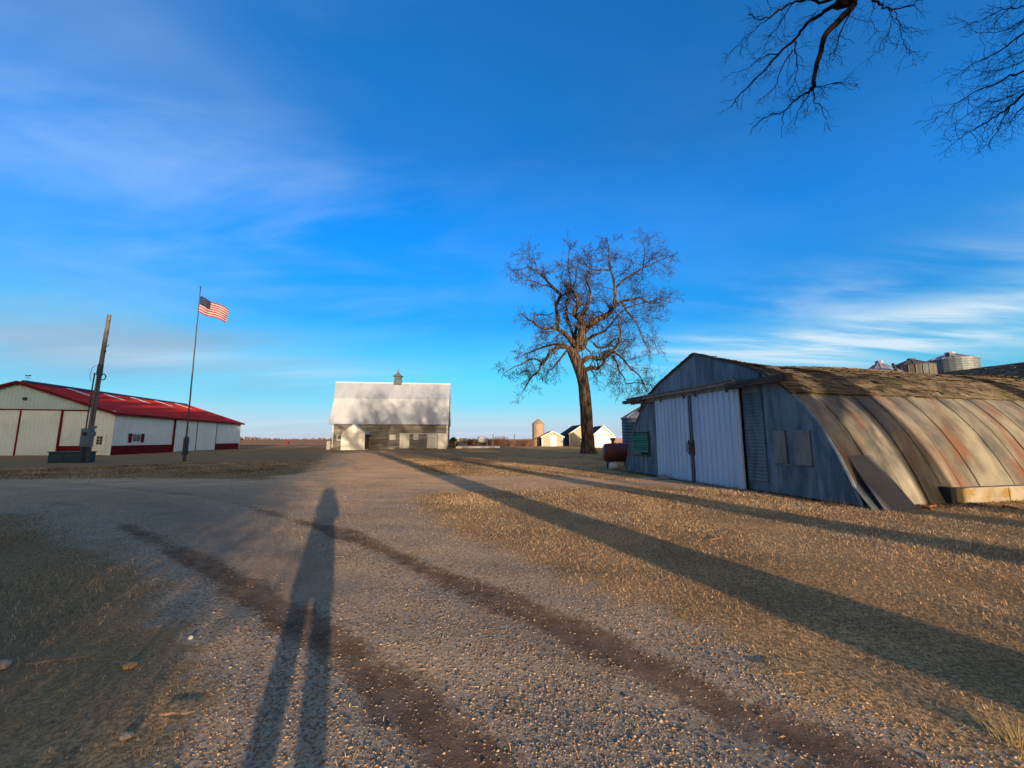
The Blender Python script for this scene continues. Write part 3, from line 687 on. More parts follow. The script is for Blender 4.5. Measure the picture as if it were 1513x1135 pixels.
for i, (a, b) in enumerate(((0, 1), (1, 2), (2, 3), (3, 4))):
    t = MB(); (ya, za), (yb, zb) = GP[a], GP[b]; x0, x1 = -.55, BW + .15
    dz_ = .02 if i in (1, 2) else 0.0
    dirv = Vector((0, yb - ya, zb - za)).normalized(); nv = Vector((0, -dirv.z, dirv.y)); 
    if i in (1,) : ya, za = ya - dirv.y * .18, za - dirv.z * .18 + .03
    if i in (2,) : yb, zb = yb + dirv.y * .18, zb + dirv.z * .18 + .03
    lo_, hi_ = [(x0, ya, za), (x1, ya, za), (x1, yb, zb), (x0, yb, zb)], None
    hi_ = [tuple(Vector(p) + nv * .06) for p in lo_]
    if i in (1, 2):      # hay hood: the ridge runs out past the gable
        k = 3 if i == 1 else 0
        lo_[k] = (x0 - 1.05, lo_[k][1], lo_[k][2] + .03); hi_[k] = (x0 - 1.05, hi_[k][1], hi_[k][2] + .03)
    t.hull(lo_, hi_)
    x = x0 + .4
    while x < x1 - .1:
        A_, B_ = Vector((x, ya, za)) + nv * .061, Vector((x, yb, zb)) + nv * .061
        t.hull([A_, A_ + Vector((.05, 0, 0)), B_ + Vector((.05, 0, 0)), B_], [p + nv * .03 for p in (A_, A_ + Vector((.05, 0, 0)), B_ + Vector((.05, 0, 0)), B_)])
        x += seam
    t.build('upper_roof' if i in (1, 2) else 'lower_roof', barn_roof_m, bn)
t = MB(); t.box((-1.5, BD/2 - .12, 10.80), (BW + .2, BD/2 + .12, 10.90)); t.build('ridge_cap', barn_white, bn)
# cupola
cu = MB(); cc = (8.45, BD / 2)
cu.box((cc[0] - .62, cc[1] - .62, 10.55), (cc[0] + .62, cc[1] + .62, 11.25)); cup = cu.build('cupola', mat('cupola_grey', (.10, .13, .15), (.07, .09, .11), 2, .7), bn)
cm_ = MATS['cupola_grey']
t = MB()
for k in range(4):
    for a, b in (((-.50, -.52), (.50, -.47)), ((-.50, .47), (.50, .52)), ((-.52, -.46), (-.47, .46)), ((.47, -.46), (.52, .46))): t.box((cc[0] + a[0], cc[1] + a[1], 11.28 + k * .17), (cc[0] + b[0], cc[1] + b[1], 11.38 + k * .17))
t.box((cc[0] - .44, cc[1] - .44, 11.25), (cc[0] + .44, cc[1] + .44, 11.95)); t.build('louvre', cm_, cup)
t = MB(); t.lathe([(1.05, 11.95), (1.0, 12.05), (.55, 12.35), (.30, 12.55), (.14, 12.75), (.12, 12.95), (.05, 13.25)], 4, cc)
q = math.pi / 4; t.v = [(cc[0] + (x - cc[0]) * math.cos(q) - (y - cc[1]) * math.sin(q), cc[1] + (x - cc[0]) * math.sin(q) + (y - cc[1]) * math.cos(q), z) for x, y, z in t.v]
t.build('cupola_cap', cm_, cup)
# small gabled entry shed in front
PX0, PX1, PD, PE, PA = 2.0, 5.3, 2.6, 2.45, 3.62
po = MB(); pm = (PX0 + PX1) / 2
po.prism([(PX0, 0), (PX1, 0), (PX1, PE), (pm, PA), (PX0, PE)], -PD, -.06, 'y'); por = po.build('entry_shed', barn_white, bn)
ps = (PA - PE) / (pm - PX0)
for sg in (-1, 1):
    xe = pm + sg * (pm - PX0 + .38); ze = PA - ps * (pm - PX0 + .38)
    t = MB(); A_ = [(pm, -PD - .22, PA + .03), (pm, -.07, PA + .03), (xe, -.07, ze + .03), (xe, -PD - .22, ze + .03)]
    t.hull(A_, [(x, y, z + .09) for x, y, z in A_]) if sg > 0 else t.hull(A_[::-1], [(x, y, z + .09) for x, y, z in A_[::-1]])
    t.build('roof', barn_roof_m, por)
t = MB(); t.box((PX1 + .001, -PD + .01, .1), (PX1 + .02, -.08, PE - .05)); t.build('side_boarding', mat('dark_boarding', (.08, .07, .065), (.05, .045, .04), 2, .9), por)
# barn openings
def bwin(x0, x1, z0, z1, fillm, nm='window'):
    t = MB(); f = .13
    t.box((x0, -.07, z0), (x0 + f, -.021, z1)); t.box((x1 - f, -.07, z0), (x1, -.021, z1)); t.box((x0 + f, -.07, z0), (x1 - f, -.021, z0 + f)); t.box((x0 + f, -.07, z1 - f), (x1 - f, -.021, z1))
    w_ = t.build(nm, barn_white, bn); t = MB(); t.box((x0 + f, -.05, z0 + f), (x1 - f, -.022, z1 - f)); t.build('pane', fillm, w_)
bwin(.62, 1.45, 1.35, 2.25, barn_wall_m)
bwin(8.30, 9.22, 1.45, 2.22, barn_white)
bwin(11.9, 12.6, 1.45, 2.25, mat('pale_blue_pane', (.42, .50, .58), (.30, .36, .44), 2, .3))
for a, b in ((9.85, 11.30), (13.95, 15.5)):
    t = MB(); t.box((a, -.14, .18), (b, -.08, 2.32)); d = t.build('sliding_door', barn_white, bn)
t = MB(); t.box((15.55, -.06, .1), (BW - .15, -.0215, 2.45)); t.build('white_panel', barn_white, bn)
t = MB(); t.box((9.8, -.16, 2.34), (15.6, -.06, 2.44)); t.build('door_track', barn_white, bn)
t = MB(); t.box((11.36, -.12, .1), (13.9, -.03, 1.42)); t.box((11.36, -.12, 1.44), (11.85, -.03, 2.30)); t.box((12.65, -.12, 1.44), (13.9, -.03, 2.30)); t.build('plank_door', barn_wall_m, bn)
t = MB(); t.box((1.1, -.03, .12), (1.45, -.022, .5)); t.build('hatch', dark_metal, bn)
t = MB(); t.box((-.6, -.5, 0), (-.15, .3, 1.25)); tag(t.build('white_post', barn_white, loc=(BX, BY, 0), rot=(0, 0, BA)), 'short white box post at the left corner of the barn', 'post')
t = MB(); t.box((BW + .04, -.02, 2.9), (BW + .18, .12, 3.4)); t.build('corner_bracket', dark_metal, bn)

# ------------------------------------------------------------------ arched shed on the right
QA = math.atan2(-.9721, .2345); QL = (5.49, 19.94)
qs = thing('arched_shed', 'low arched shed with blue galvanised front, shingled crown and rust stained curved side', 'shed', (QL[0], QL[1], 0), QA)
HALF = [(0, 4.68), (.6, 4.46), (1.25, 4.21), (2.3, 3.80), (3.05, 3.44), (3.68, 2.93), (4.20, 2.36), (4.60, 1.78), (4.92, 1.14), (5.16, .55), (5.34, 0)]
QM = 5.38
def qtop(x):                      # height of the arch at local x
    u = abs(x - QM)
    for (a, za), (b, zb) in zip(HALF[:-1], HALF[1:]):
        if a <= u <= b: return za + (zb - za) * (u - a) / (b - a)
    return 0.0
# front sheets
def clip_sheet(x0, x1, z0, y, corr=None, n=8):
    t = MB(); k = n; vs = []
    xs = sorted(set([x0 + (x1 - x0) * i / k for i in range(k + 1)] + [QM] * (x0 < QM < x1)))
    for i, x in enumerate(xs): 
        z1 = max(z0 + .005, qtop(x) - .03)
        vs += [(x, y, z0), (x, y, z1), (x, y + .015, z0), (x, y + .015, z1)]
    m = len(xs)
    for i in range(m - 1):
        a = 4 * i; b = 4 * (i + 1)
        t.f += []; 
    t.add(vs, [(4*i, 4*i+4, 4*i+5, 4*i+1) for i in range(m-1)] + [(4*i+2, 4*i+3, 4*i+7, 4*i+6) for i in range(m-1)] + [(4*i+1, 4*i+5, 4*i+7, 4*i+3) for i in range(m-1)] + [(0, 1, 3, 2), (4*m-4, 4*m-2, 4*m-1, 4*m-3)])
    return t
rq = random.Random(4)
xs = [.05, .95, 1.9, 2.86]
for a, b in zip(xs[:-1], xs[1:]): clip_sheet(a, b + .02, .05, -.012 - rq.random() * .012).build('wall_sheet', galv, qs)
xs = [7.46, 8.22, 8.98, 9.70, 10.3, 10.8]
for a, b in zip(xs[:-1], xs[1:]): clip_sheet(a, b + .02, .05, -.012 - rq.random() * .012).build('wall_sheet', galv, qs)
xs = [2.3, 3.4, 4.5, 5.42, 6.4, 7.4, 8.2]
for a, b in zip(xs[:-1], xs[1:]): clip_sheet(a, b + .015, 3.28, -.05 - rq.random() * .006).build('wall_sheet', galv, qs)
# horizontal corrugation beside the right door: a ribbed sheet
t = MB(); prof = []
z = .3
while z < 3.0: prof += [(-.030, z), (-.042, z + .05)]; z += .10
vs = []
for y_, z_ in prof: vs += [(7.52, y_, z_), (8.20, y_, z_)]
t.add(vs, [(2*i, 2*i+1, 2*i+3, 2*i+2) for i in range(len(prof)-1)]); t.build('corrugated_sheet', galv, qs)
# dark backing behind the front
t = MB(); ns = 40
vs = []
for i in range(ns + 1):
    x = .12 + (2 * QM - .24) * i / ns; vs += [(x, .06, 0), (x, .06, max(.01, qtop(x) - .08))]
t.add(vs, [(2*i, 2*i+2, 2*i+3, 2*i+1) for i in range(ns)]); t.build('front_framing', beam_wood, qs)
# sliding doors
for a, b in ((2.88, 5.11), (5.17, 7.42)):
    mb = ribbed(a, b, .03, 3.14, .245, .05, .035, -.13); mb.box((a, -.125, .02), (b, -.075, 3.12))
    d = mb.build('sliding_door', door_blue, qs)
    e = b - .05 if a < 4 else a - .01
    t = MB(); t.box((e, -.175, .02), (e + .06, -.166, 3.13)); t.build('edge_strip', dark_metal, d)
    hx = 4.98 if a < 4 else 5.25
    t = MB(); t.tube([(hx, -.17, 1.05), (hx - .03, -.24, 1.10), (hx - .03, -.24, 1.40), (hx, -.17, 1.45)], [.02] * 4, 5); t.box((hx - .04, -.175, .98), (hx + .04, -.166, 1.52)); t.build('handle', mat('rusty_handle', (.20, .05, .03), (.10, .04, .03), 8, .8), d)
    for hx in ((a + .45, b - .3) if a < 4 else (a + .3, b - .45)):
        t = MB(); t.box((hx, -.20, 3.05), (hx + .07, -.17, 3.24)); t.build('hanger', dark_metal, d)
t = MB(); t.box((.95, -.36, 3.26), (7.5, -.20, 3.38)); t.build('door_track', pale_board, qs)
for a_, b_ in (((7.2, -.40, 3.12), (9.40, -.18, 3.30)), ((.6, -.40, 3.20), (2.3, -.18, 3.34))): t = MB(); t.box(a_, b_); t.build('track_beam', beam_wood, qs)
t = MB(); t.box((1.0, -.19, 3.14), (7.5, -.06, 3.26)); t.box((.9, -.42, 3.385), (7.5, -.18, 3.42)); t.build('track_cover', pale_board, qs)
# boarded openings right of the doors
for a, b in ((8.50, 8.88), (9.13, 9.60)):
    t = MB(); t.box((a, -.05, .88), (b, -.03, 1.78)); w_ = t.build('window_board', pale_board, qs)
t = MB(); t.box((8.48, -.055, .84), (9.62, -.03, .87)); t.build('window_sill', galv, qs)
# green slatted hatch on the left, with slats one by one
gh = MB(); gh.box((.80, -.05, .88), (2.14, -.035, 1.86)); ghp = gh.build('slatted_hatch', mat('dark_green_back', (.006, .05, .04), (.005, .04, .03), 3, .8), qs)
sl_me = None
for k in range(8):
    if sl_me is None: t = MB(); t.box((0, 0, 0), (1.30, .028, .092)); sl_me = t.mesh('slat', green_paint)
    link('slat', sl_me, ghp, (.82, -.080 + (k % 3) * .004, 1.0 + k * .107 - .03))
t = MB(); t.box((.78, -.09, .82), (2.16, -.035, .875)); t.build('red_sill', rust_red, ghp)
t = MB(); t.box((.90, -.095, .88), (1.5, -.053, .965)); t.build('pale_board', pale_board, ghp)
t = MB(); t.box((2.155, -.06, .88), (2.20, -.035, 1.9)); t.build('side_strip', dark_metal, ghp)
# flashing rib along the arch edge
for sg in (-1, 1):
    t = MB(); pts = [(QM + sg * (u + .0), -.03, z + .01) for u, z in HALF]; t.tube(pts, [.04] * len(pts), 5); t.build('arch_flashing', mat('pale_flashing', (.26, .30, .34), (.14, .17, .20), 3, .5), qs)
# curved side sheets: panels from the shingle edge down to the ground, each its own part
def side_curve(n=9, out=0.0):
    pts = []
    U0 = 3.62
    ctrl = [(U0, 2.98)] + [p for p in HALF if p[0] > U0 + .05]
    # resample with smoothing
    tot_ = [0]
    for a, b in zip(ctrl[:-1], ctrl[1:]): tot_.append(tot_[-1] + math.hypot(b[0]-a[0], b[1]-a[1]))
    for i in range(n + 1):
        s = tot_[-1] * i / n
        for k in range(len(tot_) - 1):
            if tot_[k] <= s <= tot_[k+1] + 1e-9:
                f = (s - tot_[k]) / (tot_[k+1] - tot_[k]); pts.append((ctrl[k][0] + (ctrl[k+1][0]-ctrl[k][0]) * f, ctrl[k][1] + (ctrl[k+1][1]-ctrl[k][1]) * f)); break
    return pts
PW = .66
curve = side_curve(11)
cv = [Vector((u, z)) for u, z in curve]
def curved_panel(sg, w, cut=0):
    t = MB(); pr = []
    for i, p in enumerate(cv[:len(cv) - cut]):
        tan = (cv[min(i+1, len(cv)-1)] - cv[max(i-1, 0)]).normalized(); nr = Vector((-tan.y, tan.x)); nr = nr if nr.x > 0 else -nr
        pr.append((p, nr))
    ys = [(-.012, .013), (.020, .013), (.038, .0), (w*.36, .006), (w*.5, .012), (w*.66, .006), (w + .004, 0)]
    vs = []
    for p, nr in pr:
        for y, d in ys:
            q_ = p + nr * (d + .012); vs.append((QM + sg * q_.x, y, q_.y))
    m = len(ys)
    fs = [(i*m + j, (i+1)*m + j, (i+1)*m + j+1, i*m + j+1) for i in range(len(pr)-1) for j in range(m-1)]
    if sg > 0: fs = [f[::-1] for f in fs]
    t.add(vs, fs); return t.mesh('side_panel', galv_rust)
pm_ = {sg: curved_panel(sg, PW) for sg in (-1, 1)}; pm_cut = curved_panel(1, PW, 1)
rp = random.Random(9)
for k in range(26):
    y = .05 + k * PW
    for sg in (-1, 1):
        p_ = link('side_panel', pm_cut if (sg > 0 and k >= 4) else pm_[sg], qs, (rp.uniform(-.012, .012), y, rp.uniform(-.01, .01)))
# black liner just inside
t = MB(); prof = [(QM + p.x - .05, p.y) for p in cv] + [(QM + p.x - .10, p.y) for p in cv][::-1]
t.prism(prof, .1, 17, 'y'); t.v = [(x, y, z) for x, y, z in t.v]; t.build('side_liner', dark_metal, qs)
t = MB(); t.box((10.60, 2.75, 0), (10.80, 17.2, .34)); t.box((10.55, 2.75, .34), (10.83, 17.2, .37))
for k in range(8): t.box((10.80, 2.76 + k * 1.9, .02), (10.815, 2.80 + k * 1.9, .33))
t.build('concrete_curb', concrete, qs)
t = MB(); t.box((10.50, 2.55, 0), (10.85, 2.74, .40)); t.build('dark_sill_block', dark_metal, qs)
# shingled crown: overlapping courses, ragged, sagging behind the front peak
def ridge_drop(y): return -.32 * min(1, y / 1.6) - .05 * math.sin(y * .7) * min(1, y / 3)
t = MB(); rr = random.Random(3)
ROOF = [(0, 4.70), (.6, 4.49), (1.25, 4.25), (2.3, 3.86), (3.1, 3.44), (3.62, 3.03), (3.86, 2.80)]
seg = [0]
for a, b in zip(ROOF[:-1], ROOF[1:]): seg.append(seg[-1] + math.hypot(b[0]-a[0], b[1]-a[1]))
def roofp(s):
    s = max(0, min(s, seg[-1] - 1e-6))
    for k in range(len(seg) - 1):
        if seg[k] <= s <= seg[k+1]:
            f = (s - seg[k]) / (seg[k+1] - seg[k]); return ROOF[k][0] + (ROOF[k+1][0]-ROOF[k][0]) * f, ROOF[k][1] + (ROOF[k+1][1]-ROOF[k][1]) * f
    return ROOF[-1]
NC = 26; course = seg[-1] / NC
for sg in (-1, 1):
    for c in range(NC):
        y = -.12
        while y < 17.2:
            w = rr.uniform(.18, .42); 
            if rr.random() > .03:
                s0 = c * course; s1 = s0 + course * rr.uniform(1.02, 1.45)
                (u0, z0), (u1, z1) = roofp(s0), roofp(s1)
                wt = lambda s: max(0, 1 - s / 3.0)
                lift = rr.uniform(.012, .045)
                ym = y + w * .5
                d0, d1 = ridge_drop(max(0, ym)) * wt(s0), ridge_drop(max(0, ym)) * wt(s1)
                tx, tz = u1 - u0, z1 - z0; L = math.hypot(tx, tz) or 1; nxx, nzz = -tz / L, tx / L
                a = [(QM + sg * u0, z0 + d0), (QM + sg * (u1 + nxx * lift), z1 + nzz * lift + d1)]
                th_ = .012
                t.hull([(a[0][0], y, a[0][1] - th_), (a[1][0], y, a[1][1] - th_), (a[1][0], y + w - .006, a[1][1] - th_), (a[0][0], y + w - .006, a[0][1] - th_)],
                       [(a[0][0], y, a[0][1]), (a[1][0], y, a[1][1]), (a[1][0], y + w - .006, a[1][1]), (a[0][0], y + w - .006, a[0][1])]) if sg < 0 else \
                t.hull([(a[1][0], y, a[1][1] - th_), (a[0][0], y, a[0][1] - th_), (a[0][0], y + w - .006, a[0][1] - th_), (a[1][0], y + w - .006, a[1][1] - th_)],
                       [(a[1][0], y, a[1][1]), (a[0][0], y, a[0][1]), (a[0][0], y + w - .006, a[0][1]), (a[1][0], y + w - .006, a[1][1])])
            y += w
o = t.build('shingles', shingle_m, qs); o['kind'] = 'stuff'
t = MB(); ys = [-.05, .4, .8, 1.2, 1.6, 3, 5, 7, 9, 11, 13, 15, 17]
for sg in (-1, 1):
    S = [seg[-1] * i / 12 for i in range(13)]; vs = []
    for y in ys:
        for s in S:
            u, z = roofp(s); vs.append((QM + sg * u, y, z - .03 + ridge_drop(max(0, y)) * max(0, 1 - s / 3.0)))
    t.add(vs, [(i*13 + j, i*13 + j+1, (i+1)*13 + j+1, (i+1)*13 + j)[::sg] for i in range(len(ys)-1) for j in range(12)])
t.build('roof_deck', beam_wood, qs)
t = MB(); 
for sg in (-1, 1):
    pr = [(QM + sg * u, z) for u, z in ROOF]; t.tube([(x, -.10, z - .02) for x, z in pr], [.035] * len(pr), 4)
t.build('barge_edge', beam_wood, qs)

# second arched building across the far end
q2 = thing('crossing_shed', 'second shingled arched roof standing behind the far end of the rusty arched shed', 'shed', (QL[0], QL[1], 0), QA)
t = MB(); YC, RZ = 21.6, 5.55
prof = [(YC + u * 1.0, RZ - 4.62 + z) for u, z in ROOF]
P2 = [(YC - u, RZ - (4.62 - z) * 1.05) for u, z in ([(0, 4.62), (1.2, 4.50), (2.4, 4.12), (3.6, 3.5), (4.6, 2.7), (5.4, 1.7)])][::-1]; P2 = P2 + [(2 * YC - y, z) for y, z in P2[::-1][1:]]
t.prism(P2 + [(P2[-1][0], 0), (P2[0][0], 0)], 1.2, 16, 'x'); t.build('arched_body', galv_rust, q2)
t = MB(); rr = random.Random(8)
for (a, za), (b, zb) in zip(P2[:-1], P2[1:]):
    nsub = 6
    for c in range(nsub):
        f0, f1 = c / nsub, (c + 1.35) / nsub; x = 1.0
        ya_, z0_, yb_, z1_ = a + (b-a)*f0, za + (zb-za)*f0, a + (b-a)*f1, za + (zb-za)*f1
        while x < 16:
            w = rr.uniform(.25, .5); li = rr.uniform(.02, .06)
            if a < YC: lo0, lo1 = li, 0.01
            else: lo0, lo1 = 0.01, li
            t.hull([(x, ya_, z0_), (x + w, ya_, z0_), (x + w, yb_, z1_), (x, yb_, z1_)], [(x, ya_, z0_ + .012 + lo0), (x + w, ya_, z0_ + .012 + lo0), (x + w, yb_, z1_ + .012 + lo1), (x, yb_, z1_ + .012 + lo1)])
            x += w + .006
o = t.build('shingles', shingle_m, q2); o['kind'] = 'stuff'

def qw(x, y, z=0):
    return (QL[0] + x * .2345 + y * .9721, QL[1] - x * .9721 + y * .2345, z)
# boards leaning on the near corner
t = MB(); t.slab((10.30, .22, 1.16), (11.12, .04, .0), (11.26, .82, .0), (10.32, .98, 1.16), .03)
tag(t.build('leaning_board', board_grey, loc=qw(0, 0), rot=(0, 0, QA)), 'wide grey board leaning against the near corner of the rusty arched shed', 'board')
t = MB(); t.slab((10.02, .02, 1.12), (10.98, -.12, .0), (11.05, .16, .0), (10.06, .26, 1.14), .02)
tag(t.build('leaning_strip', mat('pale_metal_strip', (.15, .18, .21), (.07, .09, .11), 3, .45, metallic=.4), loc=qw(0, 0), rot=(0, 0, QA)), 'narrow pale metal strip leaning left of the wide grey board', 'metal strip')
rr = random.Random(21)
dbl = ['broken rusty plank lying at the foot of the curved side', 'short split board in the leaf litter beside the grey board', 'thin brown slat lying along the concrete curb', 'curled piece of bark near the curb end', 'flat pale scrap of wood on the dead grass by the curb', 'small red brown board end against the curb']
for k, (x, y, a) in enumerate(((11.0, 1.6, .3), (11.15, 1.25, 1.1), (11.1, 2.9, 1.5), (11.3, 2.3, .8), (11.55, 3.1, 1.2), (11.0, 2.15, 1.9))):
    t = MB(); L_, W_ = rr.uniform(.25, .55), rr.uniform(.05, .10); t.hull([(-L_/2, -W_/2, 0), (L_/2, -W_*.3, 0), (L_/2*.9, W_/2, 0), (-L_/2, W_*.4, 0)], [(-L_/2, -W_/2, .03), (L_/2, -W_*.3, .05), (L_/2*.9, W_/2, .05), (-L_/2, W_*.4, .03)])
    tag(t.build('scrap_wood', mat('rust_brown_scrap', (.30, .13, .06), (.16, .08, .045), 5, .9, obj_rand=.3), loc=qw(x, y, .01), rot=(0, 0, a)), dbl[k], 'scrap wood', 'scraps along the foot of the arched shed')
# leaf litter along the foot
rs2 = np.random.RandomState(3); t = MB()
for k in range(1500):
    u = rs2.uniform(1.0, 13); x, y, z = qw(10.95 + abs(rs2.normal(0, .16)), u, rs2.uniform(.005, .06)); a = rs2.uniform(0, 6.28); s = rs2.uniform(.015, .04)
    t.add([(x, y, z), (x + s*math.cos(a), y + s*math.sin(a), z + rs2.uniform(-.01, .02)), (x + s*math.cos(a+1.2), y + s*math.sin(a+1.2), z + rs2.uniform(-.01, .02))], [(0, 1, 2)])
o = t.build('leaf_litter', mat('brown_leaf_litter', (.13, .06, .035), (.06, .035, .025), 8, .9)); o['kind'] = 'stuff'
t = MB()
for k in range(900):
    u = rs2.uniform(-.3, 10.8); x, y, z = qw(u, -.22 - abs(rs2.normal(0, .10)), 0); a = rs2.uniform(0, 6.28); s = rs2.uniform(.003, .006); h_ = rs2.uniform(.04, .16)
    t.add([(x - s, y, 0), (x + s, y, 0), (x + math.cos(a) * h_ * .5, y + math.sin(a) * h_ * .5, h_)], [(0, 1, 2)])
o = t.build('weed_stalks', mat('dry_weed', (.12, .085, .045), (.06, .05, .03), 8, .9)); o['kind'] = 'stuff'
t = MB(); t.slab(qw(4.15, -.45, .03), qw(3.75, -.75, .02), qw(3.35, -.50, .12), qw(3.55, -.30, .17), .02)
tag(t.build('loose_plank', pale_board), 'bent pale plank lying in front of the left blue door', 'plank')

# ------------------------------------------------------------------ fuel tank beside the shed
ft = thing('fuel_tank', 'dark red cylindrical fuel tank on a stand at the left corner of the arched shed', 'fuel tank', (5.55, 21.5, 0))
t = MB(); pr = [(.0, 0), (.28, .02), (.42, .07), (.47, .16), (.48, .3), (.48, 1.3), (.47, 1.44), (.42, 1.53), (.28, 1.58), (.0, 1.60)]
t.lathe(pr, 24); t.v = [(z - .8, x, y + .86) for x, y, z in t.v]; t.build('shell', rust_red, ft, True)
for x in (-.5, .45):
    for y in (-.34, .34):
        t = MB(); t.tube([(x, y * .7, .55), (x, y * 1.15, 0)], [.035, .04], 6); t.build('leg', dark_metal, ft)
t = MB(); t.box((-.55, -.38, .30), (-.45, .38, .36)); t.box((.40, -.38, .30), (.50, .38, .36)); t.build('cross_brace', dark_metal, ft)
t = MB(); t.tube([(-.28, 0, 1.32), (-.28, 0, 1.48)], [.07, .07], 8); t.box((-.38, -.10, 1.47), (-.16, .10, 1.62)); t.build('filler_cap', rust_red, ft)
t = MB(); t.tube([(.25, -.1, .42), (.25, -.2, .25), (.5, -.3, .12), (.75, -.2, .3)], [.022] * 4, 6); t.build('hose', dark_metal, ft)
t = MB(); t.lathe([(.0, 0), (.16, .01), (.19, .05), (.19, .26), (.165, .29), (.0, .30)], 14); t.v = [(z - .15, x, y + .19) for x, y, z in t.v]; t.v = [(x * 1.25, y, z) for x, y, z in t.v]
tag(t.build('white_drum', tank_white, loc=(5.16, 21.05, 0)), 'white drum lying under the dark red fuel tank', 'drum')

# ------------------------------------------------------------------ grain bins
def bin_(name, label, x, y, r, h, hr, m, mr, group=None, ribs=0, cap=True, n=28):
    b = thing(name, label, 'grain bin', (x, y, 0), 0, group)
    t = MB(); prof = [(r, 0)]
    if ribs:
        for k in range(ribs): prof += [(r, h * k / ribs + .02), (r + .035, h * (k + .5) / ribs), (r, h * (k + 1) / ribs - .0)]
    else: prof.append((r, h))
    t.lathe(prof, n); t.build('shell', m, b)
    t = MB(); t.lathe([(r + .10, h - .03), (r + .10, h + .04), (r * .22, h + hr * .88), (r * .20, h + hr * .98), (r * .06, h + hr)], n)
    for k in range(14):
        a = 2 * math.pi * k / 14; t.tube([((r + .08) * math.cos(a), (r + .08) * math.sin(a), h + .06), (r * .23 * math.cos(a), r * .23 * math.sin(a), h + hr * .88 + .02)], [.03, .03], 4)
    rf = t.build('roof', mr, b)
    if cap:
        t = MB(); t.cyl((0, 0), r * .20, h + hr * .99, h + hr * 1.16, 10); t.build('roof_cap', mr, rf)
    return b
bl = bin_('grain_bin', 'short blue grey grain bin half hidden behind the left edge of the arched shed', 9.95, 30.3, 1.72, 3.08, .95, mat('blue_bin_steel', (.09, .12, .15), (.07, .095, .12), 1, .6), bin_roof, 'grain bins', 14)
b1 = bin_('grain_bin', 'largest pale grain bin with a shallow cone roof above the shingled crown', 56.6, 51.5, 2.45, 11.55, .95, bin_metal, bin_roof, 'grain bins', 40)
t = MB(); t.box((-1.35, -1.2, 11.95), (-.65, -.7, 12.3)); t.build('roof_hatch', dark_metal, b1)
b2 = bin_('grain_bin', 'dark ribbed grain bin left of the largest pale bin', 51.0, 51.0, 2.1, 10.75, .85, mat('dark_bin_steel', (.12, .13, .135), (.07, .075, .08), 1, .7, c3=(.16, .12, .08), s3=.5, t3=(.5, .7)), mat('dark_bin_roof', (.10, .10, .11), (.07, .07, .08), 1, .7), 'grain bins', 0)
t = MB()
for k in range(20): a = 2*math.pi*k/20; t.box((2.08*math.cos(a) - .06, 2.08*math.sin(a) - .06, 0), (2.08*math.cos(a) + .06, 2.08*math.sin(a) + .06, 10.7))
t.build('stave', dark_metal, b2)
b3 = bin_('grain_bin', 'lavender grey cone roof of a grain bin just above the shed ridge', 46.9, 51.0, 2.1, 9.7, 1.5, bin_metal, mat('lavender_roof', (.26, .26, .32), (.2, .2, .26), 1, .6), 'grain bins', 30)
b4 = bin_('grain_bin', 'farthest small cone roof poking over the shed ridge', 47.5, 57.0, 1.6, 9.6, 1.0, bin_metal, bin_roof, 'grain bins', 20)
t = MB(); t.tube([(48.0, 49.5, 8.6), (46.2, 48.5, 10.6)], [.16, .16], 6); t.tube([(48.0, 49.5, 8.6), (50.2, 50.6, 4.0), (50.6, 50.6, 0)], [.16] * 3, 6)
tag(t.build('auger_spout', dark_metal), 'dark slanting auger spout between two grain bins', 'auger')
b5 = bin_('grain_bin', 'tall narrow brown grain bin with a cone roof behind the smallest shed', 6.02, 93.5, 1.38, 5.0, 1.1, bin_far, bin_far, 'grain bins', 0, False, 16)

# ------------------------------------------------------------------ farm outbuildings in the distance
def outbuilding(name, label, x, y, w, d, e, a, wm, sm, rz=0, door=None, trim=barn_white, ov=.3, hip=0):
    b = thing(name, label, 'shed', (x, y, 0), rz, 'small sheds beyond the big tree')
    for y0_, y1_ in ((0, .12), (d - .12, d)): t = MB(); t.prism([(0, 0), (w, 0), (w, e), (w/2, a), (0, e)], y0_, y1_, 'y'); t.build('gable_wall', wm, b)
    for x0_, x1_ in ((.002, .10), (w - .10, w - .002)): t = MB(); t.box((x0_, .121, 0), (x1_, d - .121, e)); t.build('side_wall', sm, b)
    s_ = (a - e) / (w / 2)
    for sg in (-1, 1):
        xe = w/2 + sg * (w/2 + ov); ze = e - ov * s_
        A_ = [(w/2, -.25, a + .02), (w/2, d + .25, a + .02), (xe, d + .25, ze + .02), (xe, -.25, ze + .02)]
        if sg < 0: A_ = A_[::-1]
        t = MB(); t.hull(A_, [(p[0], p[1], p[2] + .10) for p in A_]); rf = t.build('roof', roof_dark, b)
        t = MB(); A_ = [(w/2, -.30, a - .10), (w/2, -.26, a - .10), (xe, -.26, ze - .10), (xe, -.30, ze - .10)]
        if sg < 0: A_ = A_[::-1]
        t.hull(A_, [(p[0], p[1], p[2] + .24) for p in A_]); t.build('barge_board', trim, rf)
    for x0_, x1_ in ((-.02, .16), (w - .16, w + .02)): t = MB(); t.box((x0_, -.03, 0), (x1_, -.002, e)); t.build('corner_board', trim, b)
    if door:
        for dx0, dx1, h_, m_ in door:
            t = MB(); t.box((dx0, -.08, 0), (dx1, -.032, h_)); t.build('door', m_, b)
    return b
outbuilding('small_shed', 'smallest grey gabled shed with a wide white door below the brown bin', 6.55, 90, 4.7, 5.5, 2.1, 3.2, shed_grey, shed_side, R(4), [(1.85, 3.2, 2.4, barn_white)])
